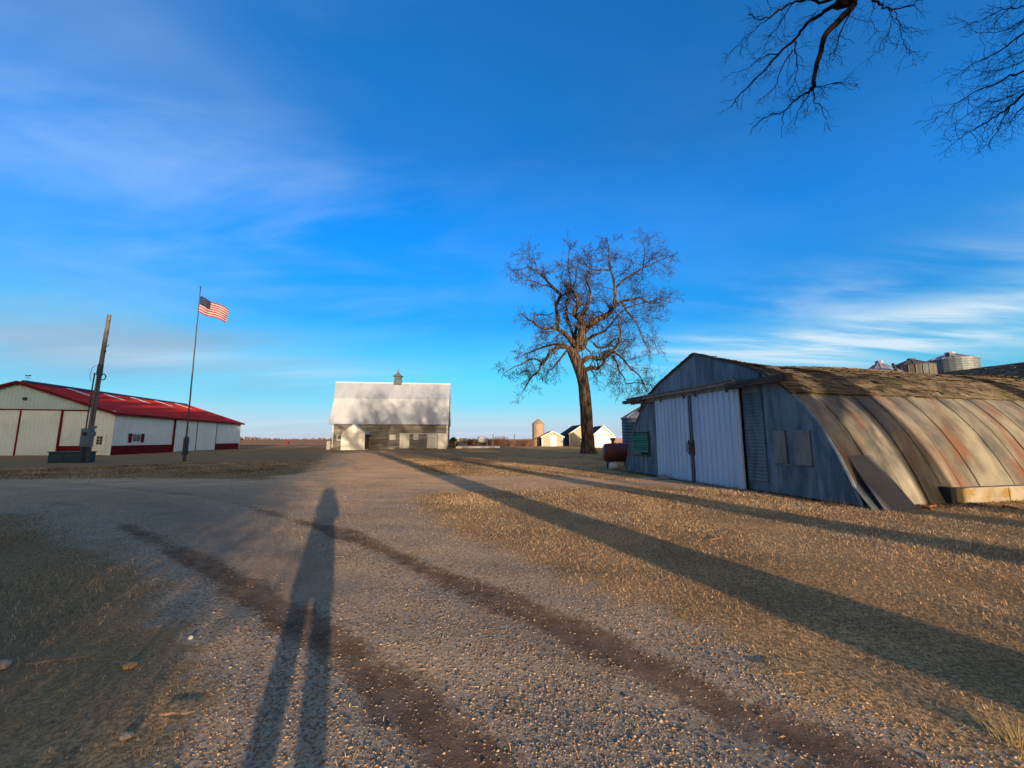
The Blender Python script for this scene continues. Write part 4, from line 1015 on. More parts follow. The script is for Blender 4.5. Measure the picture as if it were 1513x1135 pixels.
outbuilding('grey_shed', 'taller grey gabled shed partly behind the big tree trunk', 13.0, 93, 6.2, 9.0, 2.75, 4.75, shed_grey, mat('dark_brown_side', (.06, .045, .04), (.05, .04, .035), 2, .9), R(6), [(2.4, 3.6, 2.3, shed_grey), (3.6, 5.2, 2.2, bush_brown)])
wsd = outbuilding('white_shed', 'bright white gabled shed just right of the big tree trunk', 15.95, 79, 3.4, 6.0, 2.6, 4.05, shed_white, shed_white, R(4), None)
t = MB(); t.box((-.05, -.05, 2.30), (3.45, -.035, 2.36)); t.build('batten', roof_dark, wsd)
t = MB(); t.hull([(3.4, 0, 0), (4.1, 0, 0), (4.1, 5, 0), (3.4, 5, 0)], [(3.4, 0, 2.45), (4.1, 0, 2.0), (4.1, 5, 2.0), (3.4, 5, 2.45)]); t.build('lean_to', shed_white, wsd)
# implements beyond the tank
rr = random.Random(14)
im = thing('farm_implement', 'dark rusty farm implement standing between white shed and blue grey bin', 'farm implement', (20.8, 79, 0))
t = MB()
for k in range(14): x = rr.uniform(-1.2, 1.4); t.tube([(x, rr.uniform(-.4, .4), 0), (x + rr.uniform(-.5, .5), 0, rr.uniform(.8, 2.0))], [.06, .05], 5)
t.build('frame', dark_metal, im); t = MB(); t.box((-1.2, -.3, .9), (.4, .3, 1.7)); t.build('hopper', rust_red, im)
for x in (-.7, .7): t = MB(); t.tube([(x, -.35, .45), (x, -.15, .45)], [.45, .45], 14); t.build('wheel', dark_metal, im)

# right of the barn
wt = thing('white_tank', 'rounded white tank on short legs beyond the pale slab right of the barn', 'tank', (-6.3, 85.5, 0))
t = MB(); t.lathe([(0, .75), (.7, .85), (.92, 1.1), (.92, 1.9), (.7, 2.15), (0, 2.25)], 18); t.build('shell', tank_white, wt, True)
for a in range(4): t = MB(); t.tube([(.55 * math.cos(a*1.57+.78), .55 * math.sin(a*1.57+.78), 0), (.55 * math.cos(a*1.57+.78), .55 * math.sin(a*1.57+.78), .85)], [.06, .06], 5); t.build('leg', dark_metal, wt)
t = MB(); t.box((0, 0, .9), (2.2, 3.5, 1.6)); t.box((-.1, -.1, 1.6), (2.3, 3.6, 1.75)); t.box((.15, .05, 0), (.3, .2, .9)); t.box((1.9, .05, 0), (2.05, .2, .9)); t.box((.15, 3.2, 0), (.3, 3.35, .9)); t.box((1.9, 3.2, 0), (2.05, 3.35, .9))
tag(t.build('white_wagon', barn_white, loc=(-12.3, 88, 0)), 'low white wagon box just right of the barn behind brown brush', 'wagon')
t = MB(); q = [(-9.6, 70.2), (-4.0, 71.5), (-2.2, 73.5), (-3.5, 75.5), (-9.8, 75.8)]
t.add([(x, y, 0) for x, y in q] + [(x * .99, y, .34) for x, y in q], [(4, 3, 2, 1, 0), (5, 6, 7, 8, 9)] + [(i, (i+1) % 5, (i+1) % 5 + 5, i + 5) for i in range(5)])
tag(t.build('concrete_slab', snow_m), 'low pale concrete slab on the ground right of the barn', 'slab')

# ------------------------------------------------------------------ trees
def growb(out, p, d, L, r0, lvl, rg, wig=.35, droop=0.0, kids=(5, 4, 3), rmin=.012, nseg=5, kr=.55, kl=.62, spread=(35, 70), tip=.3):
    pts = [tuple(p)]; rad = [r0]; p = Vector(p); d = Vector(d).normalized(); dirs = [d.copy()]
    for i in range(nseg):
        d = (d + Vector((rg.gauss(0, 1), rg.gauss(0, 1), rg.gauss(0, 1))) * wig * .5 + Vector((0, 0, -droop * (i + 1) / nseg))).normalized()
        p = p + d * (L / nseg); pts.append(tuple(p)); dirs.append(d.copy())
        rad.append(max(rmin, r0 * (1 - (1 - tip) * (i + 1) / nseg)))
    out.append((pts, rad, lvl))
    if lvl > 0: sprout(out, pts, rad, lvl, rg, wig, droop, kids, rmin, kr, kl, spread, L)
def sprout(out, pts, rad, lvl, rg, wig, droop, kids, rmin, kr, kl, spread, L, t0=.22, nk=None, nseg=5):
    nk = nk if nk is not None else kids[min(len(kids) - 1, max(0, len(kids) - lvl))]
    m = len(pts) - 1
    for c in range(nk):
        f = t0 + (1 - t0) * (c + rg.random() * .9) / nk; f = min(f, .999) * m; i = int(f); g_ = f - i
        a, b = Vector(pts[i]), Vector(pts[i + 1]); q = a.lerp(b, g_); dd = (b - a).normalized()
        rr_ = rad[i] + (rad[i + 1] - rad[i]) * g_
        ax = dd.orthogonal().normalized(); ax.rotate(Matrix.Rotation(rg.uniform(0, 6.283), 3, dd))
        nd = dd.copy(); nd.rotate(Matrix.Rotation(R(rg.uniform(*spread)), 3, ax))
        growb(out, q, nd, L * kl * rg.uniform(.65, 1.15) * (1.1 - .35 * f / m), max(rmin, rr_ * kr), lvl - 1, rg, wig, droop, kids, rmin, max(3, nseg - 1), kr, kl, spread)
def tree_meshes(out, off, thick_r):
    tr, cr = MB(), MB()
    for pts, rad, lvl in out:
        P_ = [(p[0] - off[0], p[1] - off[1], p[2] - off[2]) for p in pts]
        big = rad[0] >= thick_r
        (tr if big else cr).tube(P_, rad, 28 if rad[0] > .8 else 10 if rad[0] > .2 else (6 if big else 3), cap=big)
    return tr, cr

# the big tree, limbs laid out as they grow, branches and twigs grown from them
TX, TY = 8.25, 44.6
K = .0755
def tp(zx, zy, y=0.0):            # limb sketch units -> metres in the tree's own plane (trunk foot at 477,1070)
    return Vector(((zx - 477) / 3.153 * K * 1.01 + TX, TY + y, (1070 - zy) / 3.153 * K * 1.02))
rg = random.Random(12)
LIMBS = [  # (points, r start, r end, depth swing)
 ([(478,1075),(476,1045),(475,1000),(472,900),(468,800),(460,735),(448,690),(428,640),(415,600)], .67, .60, 0),
 ([(420,610),(400,592),(372,592),(345,597),(310,617),(292,650),(265,680),(255,710),(225,735),(205,765),(190,795)], .34, .07, -2.5),
 ([(268,676),(240,665),(215,668),(180,690),(150,702),(110,728)], .14, .04, -1.5),
 ([(392,600),(370,628),(348,655),(330,678),(308,692),(292,745)], .16, .05, 2.0),
 ([(420,575),(405,548),(385,525),(368,508),(330,490),(300,492),(275,488),(240,460),(215,445),(195,425)], .40, .06, 1.5),
 ([(352,502),(350,470),(357,435),(350,400),(352,365),(368,330),(378,312)], .30, .22, 1.2),
 ([(375,315),(350,285),(325,255),(308,232),(290,205),(265,178),(240,158),(220,145),(190,152),(160,160)], .22, .04, 2.0),
 ([(265,180),(262,150),(250,112),(228,80),(210,50)], .09, .03, 1.0),
 ([(345,280),(310,268),(285,270),(235,258),(205,262)], .12, .04, -1.5),
 ([(376,318),(405,318),(425,298),(440,262),(442,225),(455,190)], .16, .05, -2.0),
 ([(430,590),(445,560),(455,520),(462,492),(455,462),(425,442),(432,412),(442,392),(440,365),(425,338),(400,318),(380,300)], .50, .16, -.8),
 ([(455,465),(470,440),(478,400),(472,360),(455,330),(470,290),(466,250)], .18, .05, -2.5),
 ([(445,590),(462,540),(478,505),(505,478),(540,452),(575,436),(598,420),(608,402)], .46, .30, .6),
 ([(605,408),(625,382),(660,360),(690,350),(720,345),(755,335),(780,345),(810,358),(840,355),(862,345),(885,328),(915,318)], .24, .045, 1.6),
 ([(608,412),(612,370),(613,330),(608,300),(600,268),(588,245),(580,205),(582,170),(578,140),(570,95)], .26, .05, -1.6),
 ([(612,322),(635,302),(660,282),(695,265),(720,252),(755,240),(785,226),(840,212)], .16, .04, -2.4),
 ([(733,250),(735,210),(738,170),(725,130)], .08, .03, -1.0),
 ([(590,248),(560,236),(525,236),(495,215),(478,180),(470,150)], .13, .04, 1.6),
 ([(455,660),(480,642),(505,640),(540,648),(562,622),(590,612),(605,595),(622,562),(624,525),(615,495),(632,465)], .34, .09, -2.0),
 ([(462,705),(480,692),(500,685),(528,692),(548,672),(556,640),(570,615)], .32, .16, -1.2),
 ([(565,640),(590,622),(615,632),(640,662),(665,698),(695,722),(715,760),(728,800)], .17, .05, -1.0),
 ([(598,630),(610,668),(612,705),(630,745),(630,770),(665,768),(690,775)], .13, .04, -3.0),
 ([(612,415),(640,450),(670,475),(695,505),(715,545),(735,580),(755,600)], .15, .04, 2.5),
 ([(250,458),(242,425),(255,400),(285,385),(320,385),(350,362)], .12, .06, 2.5),
 ([(435,600),(470,585),(488,550),(492,520),(486,495)], .34, .22, 2.4),
 ([(500,590),(520,600),(545,598),(575,588),(600,560),(640,540),(680,545)], .16, .05, 3.0),
 ([(425,590),(440,500),(470,420),(500,370),(520,310),(530,260),(520,200)], .28, .05, 5.0),
 ([(425,600),(430,520),(400,440),(395,380),(410,300),(395,220),(400,150)], .26, .04, -4.5),
 ([(470,560),(520,520),(580,500),(650,420),(720,400),(780,400)], .22, .04, -5.0),
 ([(420,600),(360,560),(300,560),(230,580),(160,600)], .22, .04, 4.5),
]
out_t = []
for li, (pl, ra, rb, dep) in enumerate(LIMBS):
    P_ = []; m = len(pl)
    for i, (zx, zy) in enumerate(pl):
        f = i / (m - 1); P_.append(tp(zx, zy, dep * (f ** .9) + (0 if li == 0 else rg.uniform(-.12, .12))))
    # child limbs start at the depth of the limb they leave
    if li not in (0,):
        best = None
        for q_, r_, l_ in out_t:
            for w_ in q_:
                dd = (w_[0] - P_[0].x) ** 2 + (w_[2] - P_[0].z) ** 2
                if best is None or dd < best[0]: best = (dd, w_[1])
        sh_ = best[1] - P_[0].y
        for v in P_: v.y += sh_
    # smooth the polyline
    Q_ = []
    for i in range(m - 1):
        a0, a1, a2, a3 = P_[max(i-1, 0)], P_[i], P_[i+1], P_[min(i+2, m-1)]
        for k in range(3):
            t_ = k / 3; Q_.append(.5 * ((2*a1) + (-a0 + a2) * t_ + (2*a0 - 5*a1 + 4*a2 - a3) * t_*t_ + (-a0 + 3*a1 - 3*a2 + a3) * t_**3))
    Q_.append(P_[-1]); M_ = len(Q_)
    rad = [ra + (rb - ra) * (i / (M_ - 1)) ** .85 for i in range(M_)]
    if li == 0:
        rad = [r_ * (1 + .38 * math.exp(-q_.z / .55)) * (1 + .03 * math.sin(q_.z * 2.3)) for r_, q_ in zip(rad, Q_)]
    else:
        rad = [r_ * .84 * (1 + rg.uniform(-.08, .10)) for r_ in rad]
    out_t.append(([tuple(v) for v in Q_], rad, 4))
    if li == 0: continue
    L_ = sum((Q_[i+1] - Q_[i]).length for i in range(M_ - 1))
    low = Q_[-1].z < 13.5; kk = .80 if (Q_[-1].x < TX - 3 and low) else (1.18 if Q_[-1].x > TX + 3.5 else 1.0)
    nk = max(6, int(L_ * 2.0))
    sprout(out_t, [tuple(v) for v in Q_], rad, 3, rg, .55, .12 if low else .03, (5, 6, 5), .0135, .34, .60, (28, 78), 4.3 * kk, t0=.18, nk=nk, nseg=6)
bt = thing('bare_tree', 'tall bare cottonwood tree with a thick trunk and gnarled crown between barn and arched shed', 'tree', (TX, TY, 0))
tr, cr = tree_meshes(out_t, (TX, TY, 0), .075)
for q_ in range(len(tr.v)):      # furrowed bark: ridges running up the stem
    x, y, z = tr.v[q_]
    if z < 9.5 and abs(x) < 2.6 and abs(y) < 1.4:
        a = math.atan2(y, x + z * .12); k_ = 1 + .035 * math.sin(a * 9 + z * .8) + .03 * math.sin(a * 17 - z * 1.7) + (.10 * math.exp(-z / .5) * math.sin(a * 5 + 1))
        c_x = -z * .12; tr.v[q_] = (c_x + (x - c_x) * k_, y * k_, z)
tr.build('trunk', bark, bt, True); cr.build('crown', bark_far, bt)

# trees behind the viewer: they throw the long shadows; two of them reach out over the drive
def pd(perp, along):             # perpendicular / along the shadow direction -> x, y
    return (.9205 * perp - .3907 * along, .3907 * perp + .9205 * along)
def make_tree(seed, H=17, fork=7.2, r=.52, spreadr=5.5, dens=1.0):
    g_ = random.Random(seed); o_ = []
    tk = [(0, 0, -.1), (.05, 0, 1), (.1, .05, fork * .5), (.0, .1, fork)]
    o_.append((tk, [r * 1.35, r * 1.02, r * .92, r * .85], 4))
    for k in range(6):
        a = k * 1.05 + g_.uniform(-.3, .3); el = g_.uniform(.5, 1.3)
        d = Vector((math.cos(a) * math.cos(el), math.sin(a) * math.cos(el), math.sin(el)))
        growb(o_, (0, .1, fork - g_.uniform(0, 1.0)), d, (H - fork) * g_.uniform(.75, 1.0), r * g_.uniform(.56, .78), 3, g_, .40, -.02, (int(7 * dens), int(6 * dens), 4), .016, 6, .60, .62, (25, 65))
    return o_
oa = make_tree(3); ob = make_tree(8, 16, 6.2, .5)
ta, ca = tree_meshes(oa, (0, 0, 0), .12); tb, cb = tree_meshes(ob, (0, 0, 0), .12)
tam, cam_, tbm, cbm = ta.mesh('trunk', bark), ca.mesh('crown', bark_dark), tb.mesh('trunk', bark), cb.mesh('crown', bark_dark)
YARD = [(4.15, -8.5, 1.0, 0.3, 0), (8.35, -9.5, 1.05, 2.1, 1), (13.6, -15, 1.15, 4.0, 0), (11.55, -24, 1.0, 1.0, 1), (-5.2, -15, .8, 5.1, 0), (-8.6, -11, .9, .9, 1), (21.0, -20, 1.1, 2.9, 0), (26, -16, 1.0, 3.6, 1)]
YL = ['big bare yard tree behind the viewer whose limb hangs over the drive', 'second bare yard tree whose twigs reach in at the upper right', 'widest trunk of the bare trees behind the viewer', 'thin bare tree far back behind the viewer', 'small bare tree left of the photographer', 'bare tree left of and behind the photographer', 'bare tree far right behind the viewer', 'outermost bare tree on the right behind the viewer']
roots = []
for k, (pp, al, sc, rz, kind) in enumerate(YARD):
    x, y = pd(pp, al)
    r_ = thing('yard_tree', YL[k], 'tree', (x, y, 0), rz, 'bare yard trees behind the viewer'); r_.scale = (sc, sc, sc)
    link('trunk', tam if kind == 0 else tbm, r_); link('crown', cam_ if kind == 0 else cbm, r_); roots.append(r_)

# overhanging branches, in metres: (x, y, z) worked out at 6.5 to 9 m in front of the camera
def over(zx, zy, Y):              # sketch units of the overhead boughs -> metres at distance Y
    px, py = 1050 + zx / 3.268, zy / 3.268
    u, v = (px - 756.5) / 600, (567.5 - py) / 600
    cth, sth = math.cos(R(7.735)), math.sin(R(7.735)); t_ = Y / (cth - v * sth)
    return Vector((u * t_, Y, 1.55 + (sth + v * cth) * t_))
rg = random.Random(77)
BO = [([(720,-420),(700,-200),(705,-60),(660,10),(600,20)], .16, .075, 6.0, 6.4, 0),
 ([(700,-30),(690,20),(650,70),(560,160),(530,240),(508,330),(495,410),(488,432)], .075, .035, 6.2, 6.6, 1),
 ([(488,432),(440,465),(400,490),(350,540),(270,562),(200,620)], .028, .006, 6.6, 6.9, 1),
 ([(488,432),(460,480),(440,510),(400,600)], .016, .005, 6.6, 6.5, 1),
 ([(490,432),(520,500),(560,570)], .016, .005, 6.6, 6.4, 1),
 ([(492,430),(560,408),(620,402),(695,430)], .014, .004, 6.6, 6.8, 1),
 ([(350,540),(347,600),(345,665)], .010, .004, 6.85, 6.9, 0),
 ([(640,5),(580,38),(520,80),(460,120),(405,195),(330,260),(270,330),(190,410),(130,470),(100,520)], .055, .008, 6.3, 7.1, 1),
 ([(402,200),(415,290),(405,390),(370,450)], .018, .005, 6.6, 6.4, 1),
 ([(395,240),(340,330),(310,420),(240,478)], .018, .005, 6.6, 6.9, 1),
 ([(330,262),(250,275),(180,330),(100,352)], .016, .004, 6.7, 7.2, 1),
 ([(660,-10),(560,0),(460,5),(395,12),(330,50),(260,95),(180,70)], .04, .008, 6.3, 6.9, 1),
 ([(330,50),(240,120),(150,200),(70,285)], .014, .004, 6.7, 7.2, 1),
 ([(390,20),(330,120),(280,180),(250,250)], .014, .004, 6.6, 6.7, 1),
 ([(680,30),(640,130),(605,235),(590,285)], .020, .005, 6.3, 6.2, 1),
 ([(630,170),(660,195),(692,212)], .008, .003, 6.2, 6.1, 0),
 ([(700,-60),(790,0),(840,30),(880,42),(960,28),(1000,0)], .03, .008, 6.2, 5.8, 1),
 ([(870,40),(872,110),(850,180),(830,250)], .010, .003, 5.9, 5.9, 1),
 ([(890,40),(905,110),(925,180),(945,235),(1010,262)], .010, .003, 5.9, 5.7, 1),
 ([(790,20),(770,90),(790,170)], .007, .003, 6.0, 6.0, 1)]
BC = [([(1700,60),(1513,165),(1430,222),(1350,272),(1280,302),(1200,352)], .030, .005, 7.0, 7.6, 2),
 ([(1740,260),(1513,350),(1440,370),(1380,402),(1280,442),(1200,492),(1130,552),(1030,588)], .034, .004, 7.2, 7.8, 2),
 ([(1750,300),(1513,455),(1440,522),(1360,572),(1280,622),(1210,662),(1150,712)], .036, .004, 7.0, 7.4, 2),
 ([(1700,-20),(1513,30),(1400,52),(1300,102),(1225,102)], .022, .004, 7.2, 7.8, 2),
 ([(1700,80),(1513,102),(1400,160),(1275,152)], .018, .004, 7.4, 8.0, 2),
 ([(1440,522),(1400,600),(1362,670),(1340,710)], .014, .003, 7.1, 7.2, 2),
 ([(1700,380),(1530,500),(1460,570),(1420,630)], .020, .003, 7.3, 7.4, 2),
 ([(1700,120),(1540,230),(1450,270),(1370,330)], .018, .003, 7.3, 7.4, 2),
 ([(1700,0),(1560,60),(1470,130),(1400,230)], .018, .003, 7.1, 7.4, 2),
 ([(1700,330),(1540,400),(1470,440),(1380,520)], .018, .003, 7.5, 7.4, 2),
 ([(1640,200),(1513,290),(1420,330),(1330,350),(1160,330)], .018, .003, 7.8, 8.4, 2),
 ([(1620,380),(1513,430),(1410,480),(1320,500),(1180,600)], .018, .003, 6.8, 6.9, 2),
 ([(1640,-60),(1500,-10),(1420,60),(1330,110)], .018, .003, 7.0, 7.2, 2)]
def overhang(sets, base, root, nk_per_m, droop):
    o_ = []
    for pl, ra, rb, Ya, Yb, tw in sets:
        m = len(pl); P_ = [over(a, b, Ya + (Yb - Ya) * i / (m - 1)) for i, (a, b) in enumerate(pl)]
        Q_ = []
        for i in range(m - 1):
            a0, a1, a2, a3 = P_[max(i-1, 0)], P_[i], P_[i+1], P_[min(i+2, m-1)]
            for k in range(4):
                t_ = k / 4; Q_.append(.5 * ((2*a1) + (-a0 + a2) * t_ + (2*a0 - 5*a1 + 4*a2 - a3) * t_*t_ + (-a0 + 3*a1 - 3*a2 + a3) * t_**3) + Vector((rg.gauss(0, .008), rg.gauss(0, .02), rg.gauss(0, .008))))
        Q_.append(P_[-1]); M_ = len(Q_); rad = [max(.0028, .90 * (ra + (rb - ra) * (i / (M_ - 1)) ** .8)) for i in range(M_)]
        o_.append(([tuple(v) for v in Q_], rad, 4))
        if tw:
            L_ = sum((Q_[i+1] - Q_[i]).length for i in range(M_ - 1))
            sprout(o_, [tuple(v) for v in Q_], [min(.008, x) for x in rad], 2, rg, .5, droop, (5, 4), .0022, .6, .58, (22, 60), .66 if tw == 1 else .85, t0=.10, nk=max(3, int(L_ * nk_per_m)), nseg=5)
    return o_
def reach(o_, root_obj, pts, rads):
    o_.append((pts, rads, 4))
bx, by = pd(4.15, -8.5)
oo = overhang(BO, None, None, 9, .12)
p_end = over(720, -420, 6.0)
reach(oo, None, [(bx, by, 6.9), (bx - .3, by + 1.8, 9.0), (bx - .2, by + 4.5, 11.4), ((bx + p_end.x) / 2, 2.5, 12.6), tuple(p_end)], [.34, .30, .26, .21, .16])
tr_, cr_ = tree_meshes(oo, (bx, by, 0), .05)
inv0 = Matrix.Translation(Vector((bx, by, 0)))
def attach(mb, nm, m, root):
    # vertices come relative to the tree's foot, unturned and unscaled: bring them into the root's own frame
    s_, a_ = root.scale[0], root.rotation_euler.z; ca_, sa_ = math.cos(-a_), math.sin(-a_)
    mb.v = [((x * ca_ - y * sa_) / s_, (x * sa_ + y * ca_) / s_, z / s_) for x, y, z in mb.v]
    return mb.build(nm, m, root, True)
attach(tr_, 'overhanging_limb', bark_dark, roots[0]); attach(cr_, 'overhanging_twigs', bark_dark, roots[0])
bx, by = pd(8.35, -9.5)
oo = overhang(BC, None, None, 10, .06)
p_end = over(1720, 100, 7.1)
reach(oo, None, [(bx, by, 6.6), (bx + .4, by + 3.5, 8.6), (bx + .3, by + 7.5, 9.8), (12.5, 4.8, 10.0), tuple(p_end)], [.26, .2, .15, .10, .05])
for q_ in ((1740, 260, 7.2), (1750, 300, 7.0), (1700, 380, 7.3), (1700, 120, 7.3), (1640, 200, 7.8), (1620, 380, 6.8)):
    e_ = over(*q_); reach(oo, None, [(12.4, 4.6, 9.9), (12.2, 5.8, 9.6), tuple(e_)], [.06, .045, .03])
tr_, cr_ = tree_meshes(oo, (bx, by, 0), .05)
attach(tr_, 'overhanging_limb', bark_dark, roots[1]); attach(cr_, 'overhanging_twigs', bark_dark, roots[1])

# unseen spruces added behind and left of the viewer to shade the left yard
def make_spruce(seed, H, Rb):
    g_ = random.Random(seed); t = MB(); z = .5
    while z < H - .3:
        f = 1 - (z / H); n_b = 9
        for k in range(n_b):
            a = 6.283 * k / n_b + g_.uniform(-.3, .3) + z; L = Rb * (f ** .8) * g_.uniform(.8, 1.12) + .15
            for q_ in range(3):
                a2 = a + (q_ - 1) * .22; c2, s2 = math.cos(a2), math.sin(a2); w = .30 + .28 * L
                zz = z + g_.uniform(-.1, .1)
                t.add([(0, 0, zz + .1), (c2 * L * .55 - s2 * w, s2 * L * .55 + c2 * w, zz - L * .12), (c2 * L, s2 * L, zz - L * .22), (c2 * L * .55 + s2 * w, s2 * L * .55 - c2 * w, zz - L * .16)], [(0, 1, 2), (0, 2, 3)])
        z += .34 + .12 * f
    k_ = MB(); k_.tube([(0, 0, 0), (0, 0, H * .5), (0, 0, H)], [H * .018, H * .010, .01], 8)
    return k_.mesh('trunk', bark), t.mesh('crown', needle_m)
spA = make_spruce(1, 17.5, 3.9); spB = make_spruce(2, 10.2, 3.0)
k = 0; rgs = random.Random(6)
for pp, al, sc in ((-5.6, -9, .36), (-6.9, -8, .42), (-8.0, -10, .5)):
    x, y = pd(pp, al)
    r_ = thing('shade_spruce', 'low dense spruce added unseen behind the viewer to fill gaps in the shade', 'tree', (x, y, 0), pp, 'low spruces added for shade')
    r_.scale = (sc, sc, sc); link('trunk', spB[0], r_); link('crown', spB[1], r_)
perp = -8.2
while perp > -14.5:
    x, y = pd(perp, -10 + rgs.uniform(-1.2, 1.2)); s_ = rgs.uniform(.72, 1.0)
    r_ = thing('shade_spruce', 'short dense green spruce added unseen behind the viewer to cast shade', 'tree', (x, y, 0), rgs.uniform(0, 6), 'short spruces added for shade')
    r_.scale = (s_, s_, s_); link('trunk', spB[0], r_); link('crown', spB[1], r_); perp -= 1.5; k += 1
perp = -14.0
while perp > -52:
    x, y = pd(perp, -14 + rgs.uniform(-3, 3)); s_ = rgs.uniform(.92, 1.12)
    r_ = thing('shade_spruce', 'tall dense green spruce added unseen behind the viewer to cast shade', 'tree', (x, y, 0), rgs.uniform(0, 6), 'tall spruces added for shade')
    r_.scale = (s_, s_, s_); link('trunk', spA[0], r_); link('crown', spA[1], r_); perp -= 1.75

for k, (pp, al, sc) in enumerate(((-3.3, -13, .50), (-4.3, -17, .58), (-5.3, -12, .56), (-6.2, -16, .62), (-7.2, -12.5, .60), (-8.2, -18, .70), (-3.9, -21, .6), (-6.6, -20, .68))):  # unseen small trees added to soften the edge of the left shade
    x, y = pd(pp, al)
    r_ = thing('shade_tree', 'small leafless tree added unseen behind and left of the viewer for soft shade', 'tree', (x, y, 0), k * 1.7, 'small leafless trees added for shade'); r_.scale = (sc, sc, sc)
    link('trunk', tam if k % 2 else tbm, r_); link('crown', cam_ if k % 2 else cbm, r_)
# unseen leafless shrubs added close behind the viewer for thin shade on the near left grass
shm = []
for i in range(2):
    g_ = random.Random(40 + i); o_ = []
    for k in range(16):
        a = g_.uniform(0, 6.28); d = Vector((math.cos(a) * .45, math.sin(a) * .45, 1))
        growb(o_, (math.cos(a) * .1, math.sin(a) * .1, 0), d, g_.uniform(.8, 1.25), .012, 2, g_, .4, -.02, (6, 7, 5), .0035, 5, .6, .55, (20, 55))
    t = MB()
    for P_, rad, lv in o_: t.tube(P_, rad, 3, cap=False)
    shm.append(t.mesh('shade_shrub_stems', bark_dark))
for k, (pp, al, sc) in enumerate(((-1.25, -2.6, .9), (-1.95, -3.4, 1.2), (-2.8, -4.2, 2.0), (-3.9, -5.6, 2.4), (-5.2, -5.8, 2.6), (-3.2, -7.4, 2.7), (-6.6, -4.8, 2.6), (-4.8, -8.2, 3.0), (-8.4, -6.0, 3.0), (-10.2, -7.0, 3.0), (-6.9, -9.0, 3.2))):
    x, y = pd(pp, al); o = link('shrub', shm[k % 2], None, (x, y, 0), (0, 0, k * 1.3)); o.scale = (sc, sc, sc * .95); tag(o, 'leafless round shrub added unseen close behind the viewer for thin shade', 'shrub', 'shrubs added for shade')

# evergreen bush at the barn's right corner and brown brush beyond
t = MB(); g_ = random.Random(5)
for k in range(1500):
    a, b_, rr_ = g_.uniform(0, 6.283), g_.uniform(0, 1.57), g_.uniform(.5, 1) ** .5
    p = Vector((math.cos(a) * math.cos(b_) * 1.0 * rr_, math.sin(a) * math.cos(b_) * .9 * rr_, .1 + math.sin(b_) * 1.75 * rr_)); s = g_.uniform(.07, .16)
    t.add([p, p + Vector((g_.uniform(-s, s), g_.uniform(-s, s), g_.uniform(-s, s))), p + Vector((g_.uniform(-s, s), g_.uniform(-s, s), s))], [(0, 1, 2)])
eb = thing('evergreen_bush', 'rounded dark evergreen bush at the right corner of the barn', 'bush', (-10.3, 72, 0))
t.build('foliage', needle_m, eb); t = MB(); t.tube([(0, 0, 0), (0, 0, 1.2)], [.08, .05], 5); t.build('stem', bark_dark, eb)
def brush(seed, w, h, n_):
    g_ = random.Random(seed); t = MB()
    for k in range(n_):
        x, y = g_.uniform(-w, w), g_.uniform(-.7, .7); d = Vector((g_.uniform(-.35, .35), g_.uniform(-.3, .3), 1)).normalized(); L = h * g_.uniform(.5, 1.05)
        P_ = [Vector((x, y, 0)), Vector((x, y, 0)) + d * L * .5, Vector((x, y, 0)) + (d + Vector((g_.uniform(-.3, .3), 0, 0))) * L]
        t.tube(P_, [.022, .016, .010], 3, cap=False)
        for j in range(4):
            q = P_[1].lerp(P_[2], g_.random()); t.tube([q, q + Vector((g_.uniform(-.35, .35), g_.uniform(-.3, .3), g_.uniform(.1, .4)))], [.012, .008], 3, cap=False)
    return t.mesh('brush_stems', bush_brown)
bms = [brush(i, 1.3, 1.7, 110) for i in range(2)]
BL = ['brown bare bush right behind the dark evergreen bush', 'brown bare bush left of the white tank', 'brown bare bush just behind the white tank', 'brown bare bush right of the white tank', 'tallest brown bare bush between white tank and smallest shed', 'brown bare bush halfway to the smallest shed', 'low brown bare bush near the brown grain bin', 'brown bare bush at the left wall of the smallest shed']
for k, (x, y, s_) in enumerate(((-9.6, 84, 1.0), (-8.2, 86.5, 1.0), (-5.9, 89, 1.05), (-4.4, 86, 1.0), (-2.4, 88, 1.25), (-.2, 88, .85), (2.0, 90, .85), (3.7, 91, 1.0))):
    o = link('brown_bush', bms[k % 2], None, (x, y, 0), (0, 0, k)); o.scale = (s_, s_, s_); tag(o, BL[k], 'bush', 'brown bushes right of the barn')
for k, (x, y, h_) in enumerate(((-9.3, 84, 1.7), (-5.1, 84, 1.9), (-3.9, 83.5, 2.6), (.5, 92, 2.7))):
    t = MB(); t.tube([(0, 0, 0), (.05, 0, h_)], [.10, .08], 6)
    tag(t.build('fence_post', [tank_white, pale_board, pale_board, beam_wood][k], loc=(x, y, 0)), ['short pale post in front of the leftmost brown bush', 'pale post just right of the white tank', 'tan leaning post near the end of the pale slab', 'dark post among the brown bushes'][k], 'post')
t = MB(); t.box((-.5, -.5, 0), (.5, .5, .9)); t.tube([(0, 0, .9), (0, 0, 1.3)], [.3, .2], 6); tag(t.build('field_marker', rust_red, loc=(-73, 133, 0)), 'tiny dark red marker standing out in the open field', 'marker')

# far woods on the horizon
def woods(seed, x0, x1, y, h, dens, gap=None):
    g_ = np.random.RandomState(seed); t = MB()
    n_ = int((x1 - x0) * dens)
    for k in range(n_):
        x = g_.uniform(x0, x1); env = .55 + .45 * math.sin(x * .013 + seed) * math.sin(x * .031 + 2 * seed)
        hh = h * max(.25, env) * g_.uniform(.6, 1.1); w = hh * g_.uniform(.25, .5); yy = y + g_.uniform(-12, 12)
        t.tube([(x, yy, 0), (x, yy, hh * .35), (x + g_.uniform(-.5, .5), yy, hh * .75), (x, yy, hh)], [w * .5, w * .9, w * .7, w * .15], 5)
    o = t.build('distant_woods', wood_far_m); o['kind'] = 'stuff'
woods(1, -740, -250, 640, 6.0, .75); woods(2, -250, 420, 820, 3.0, .35)

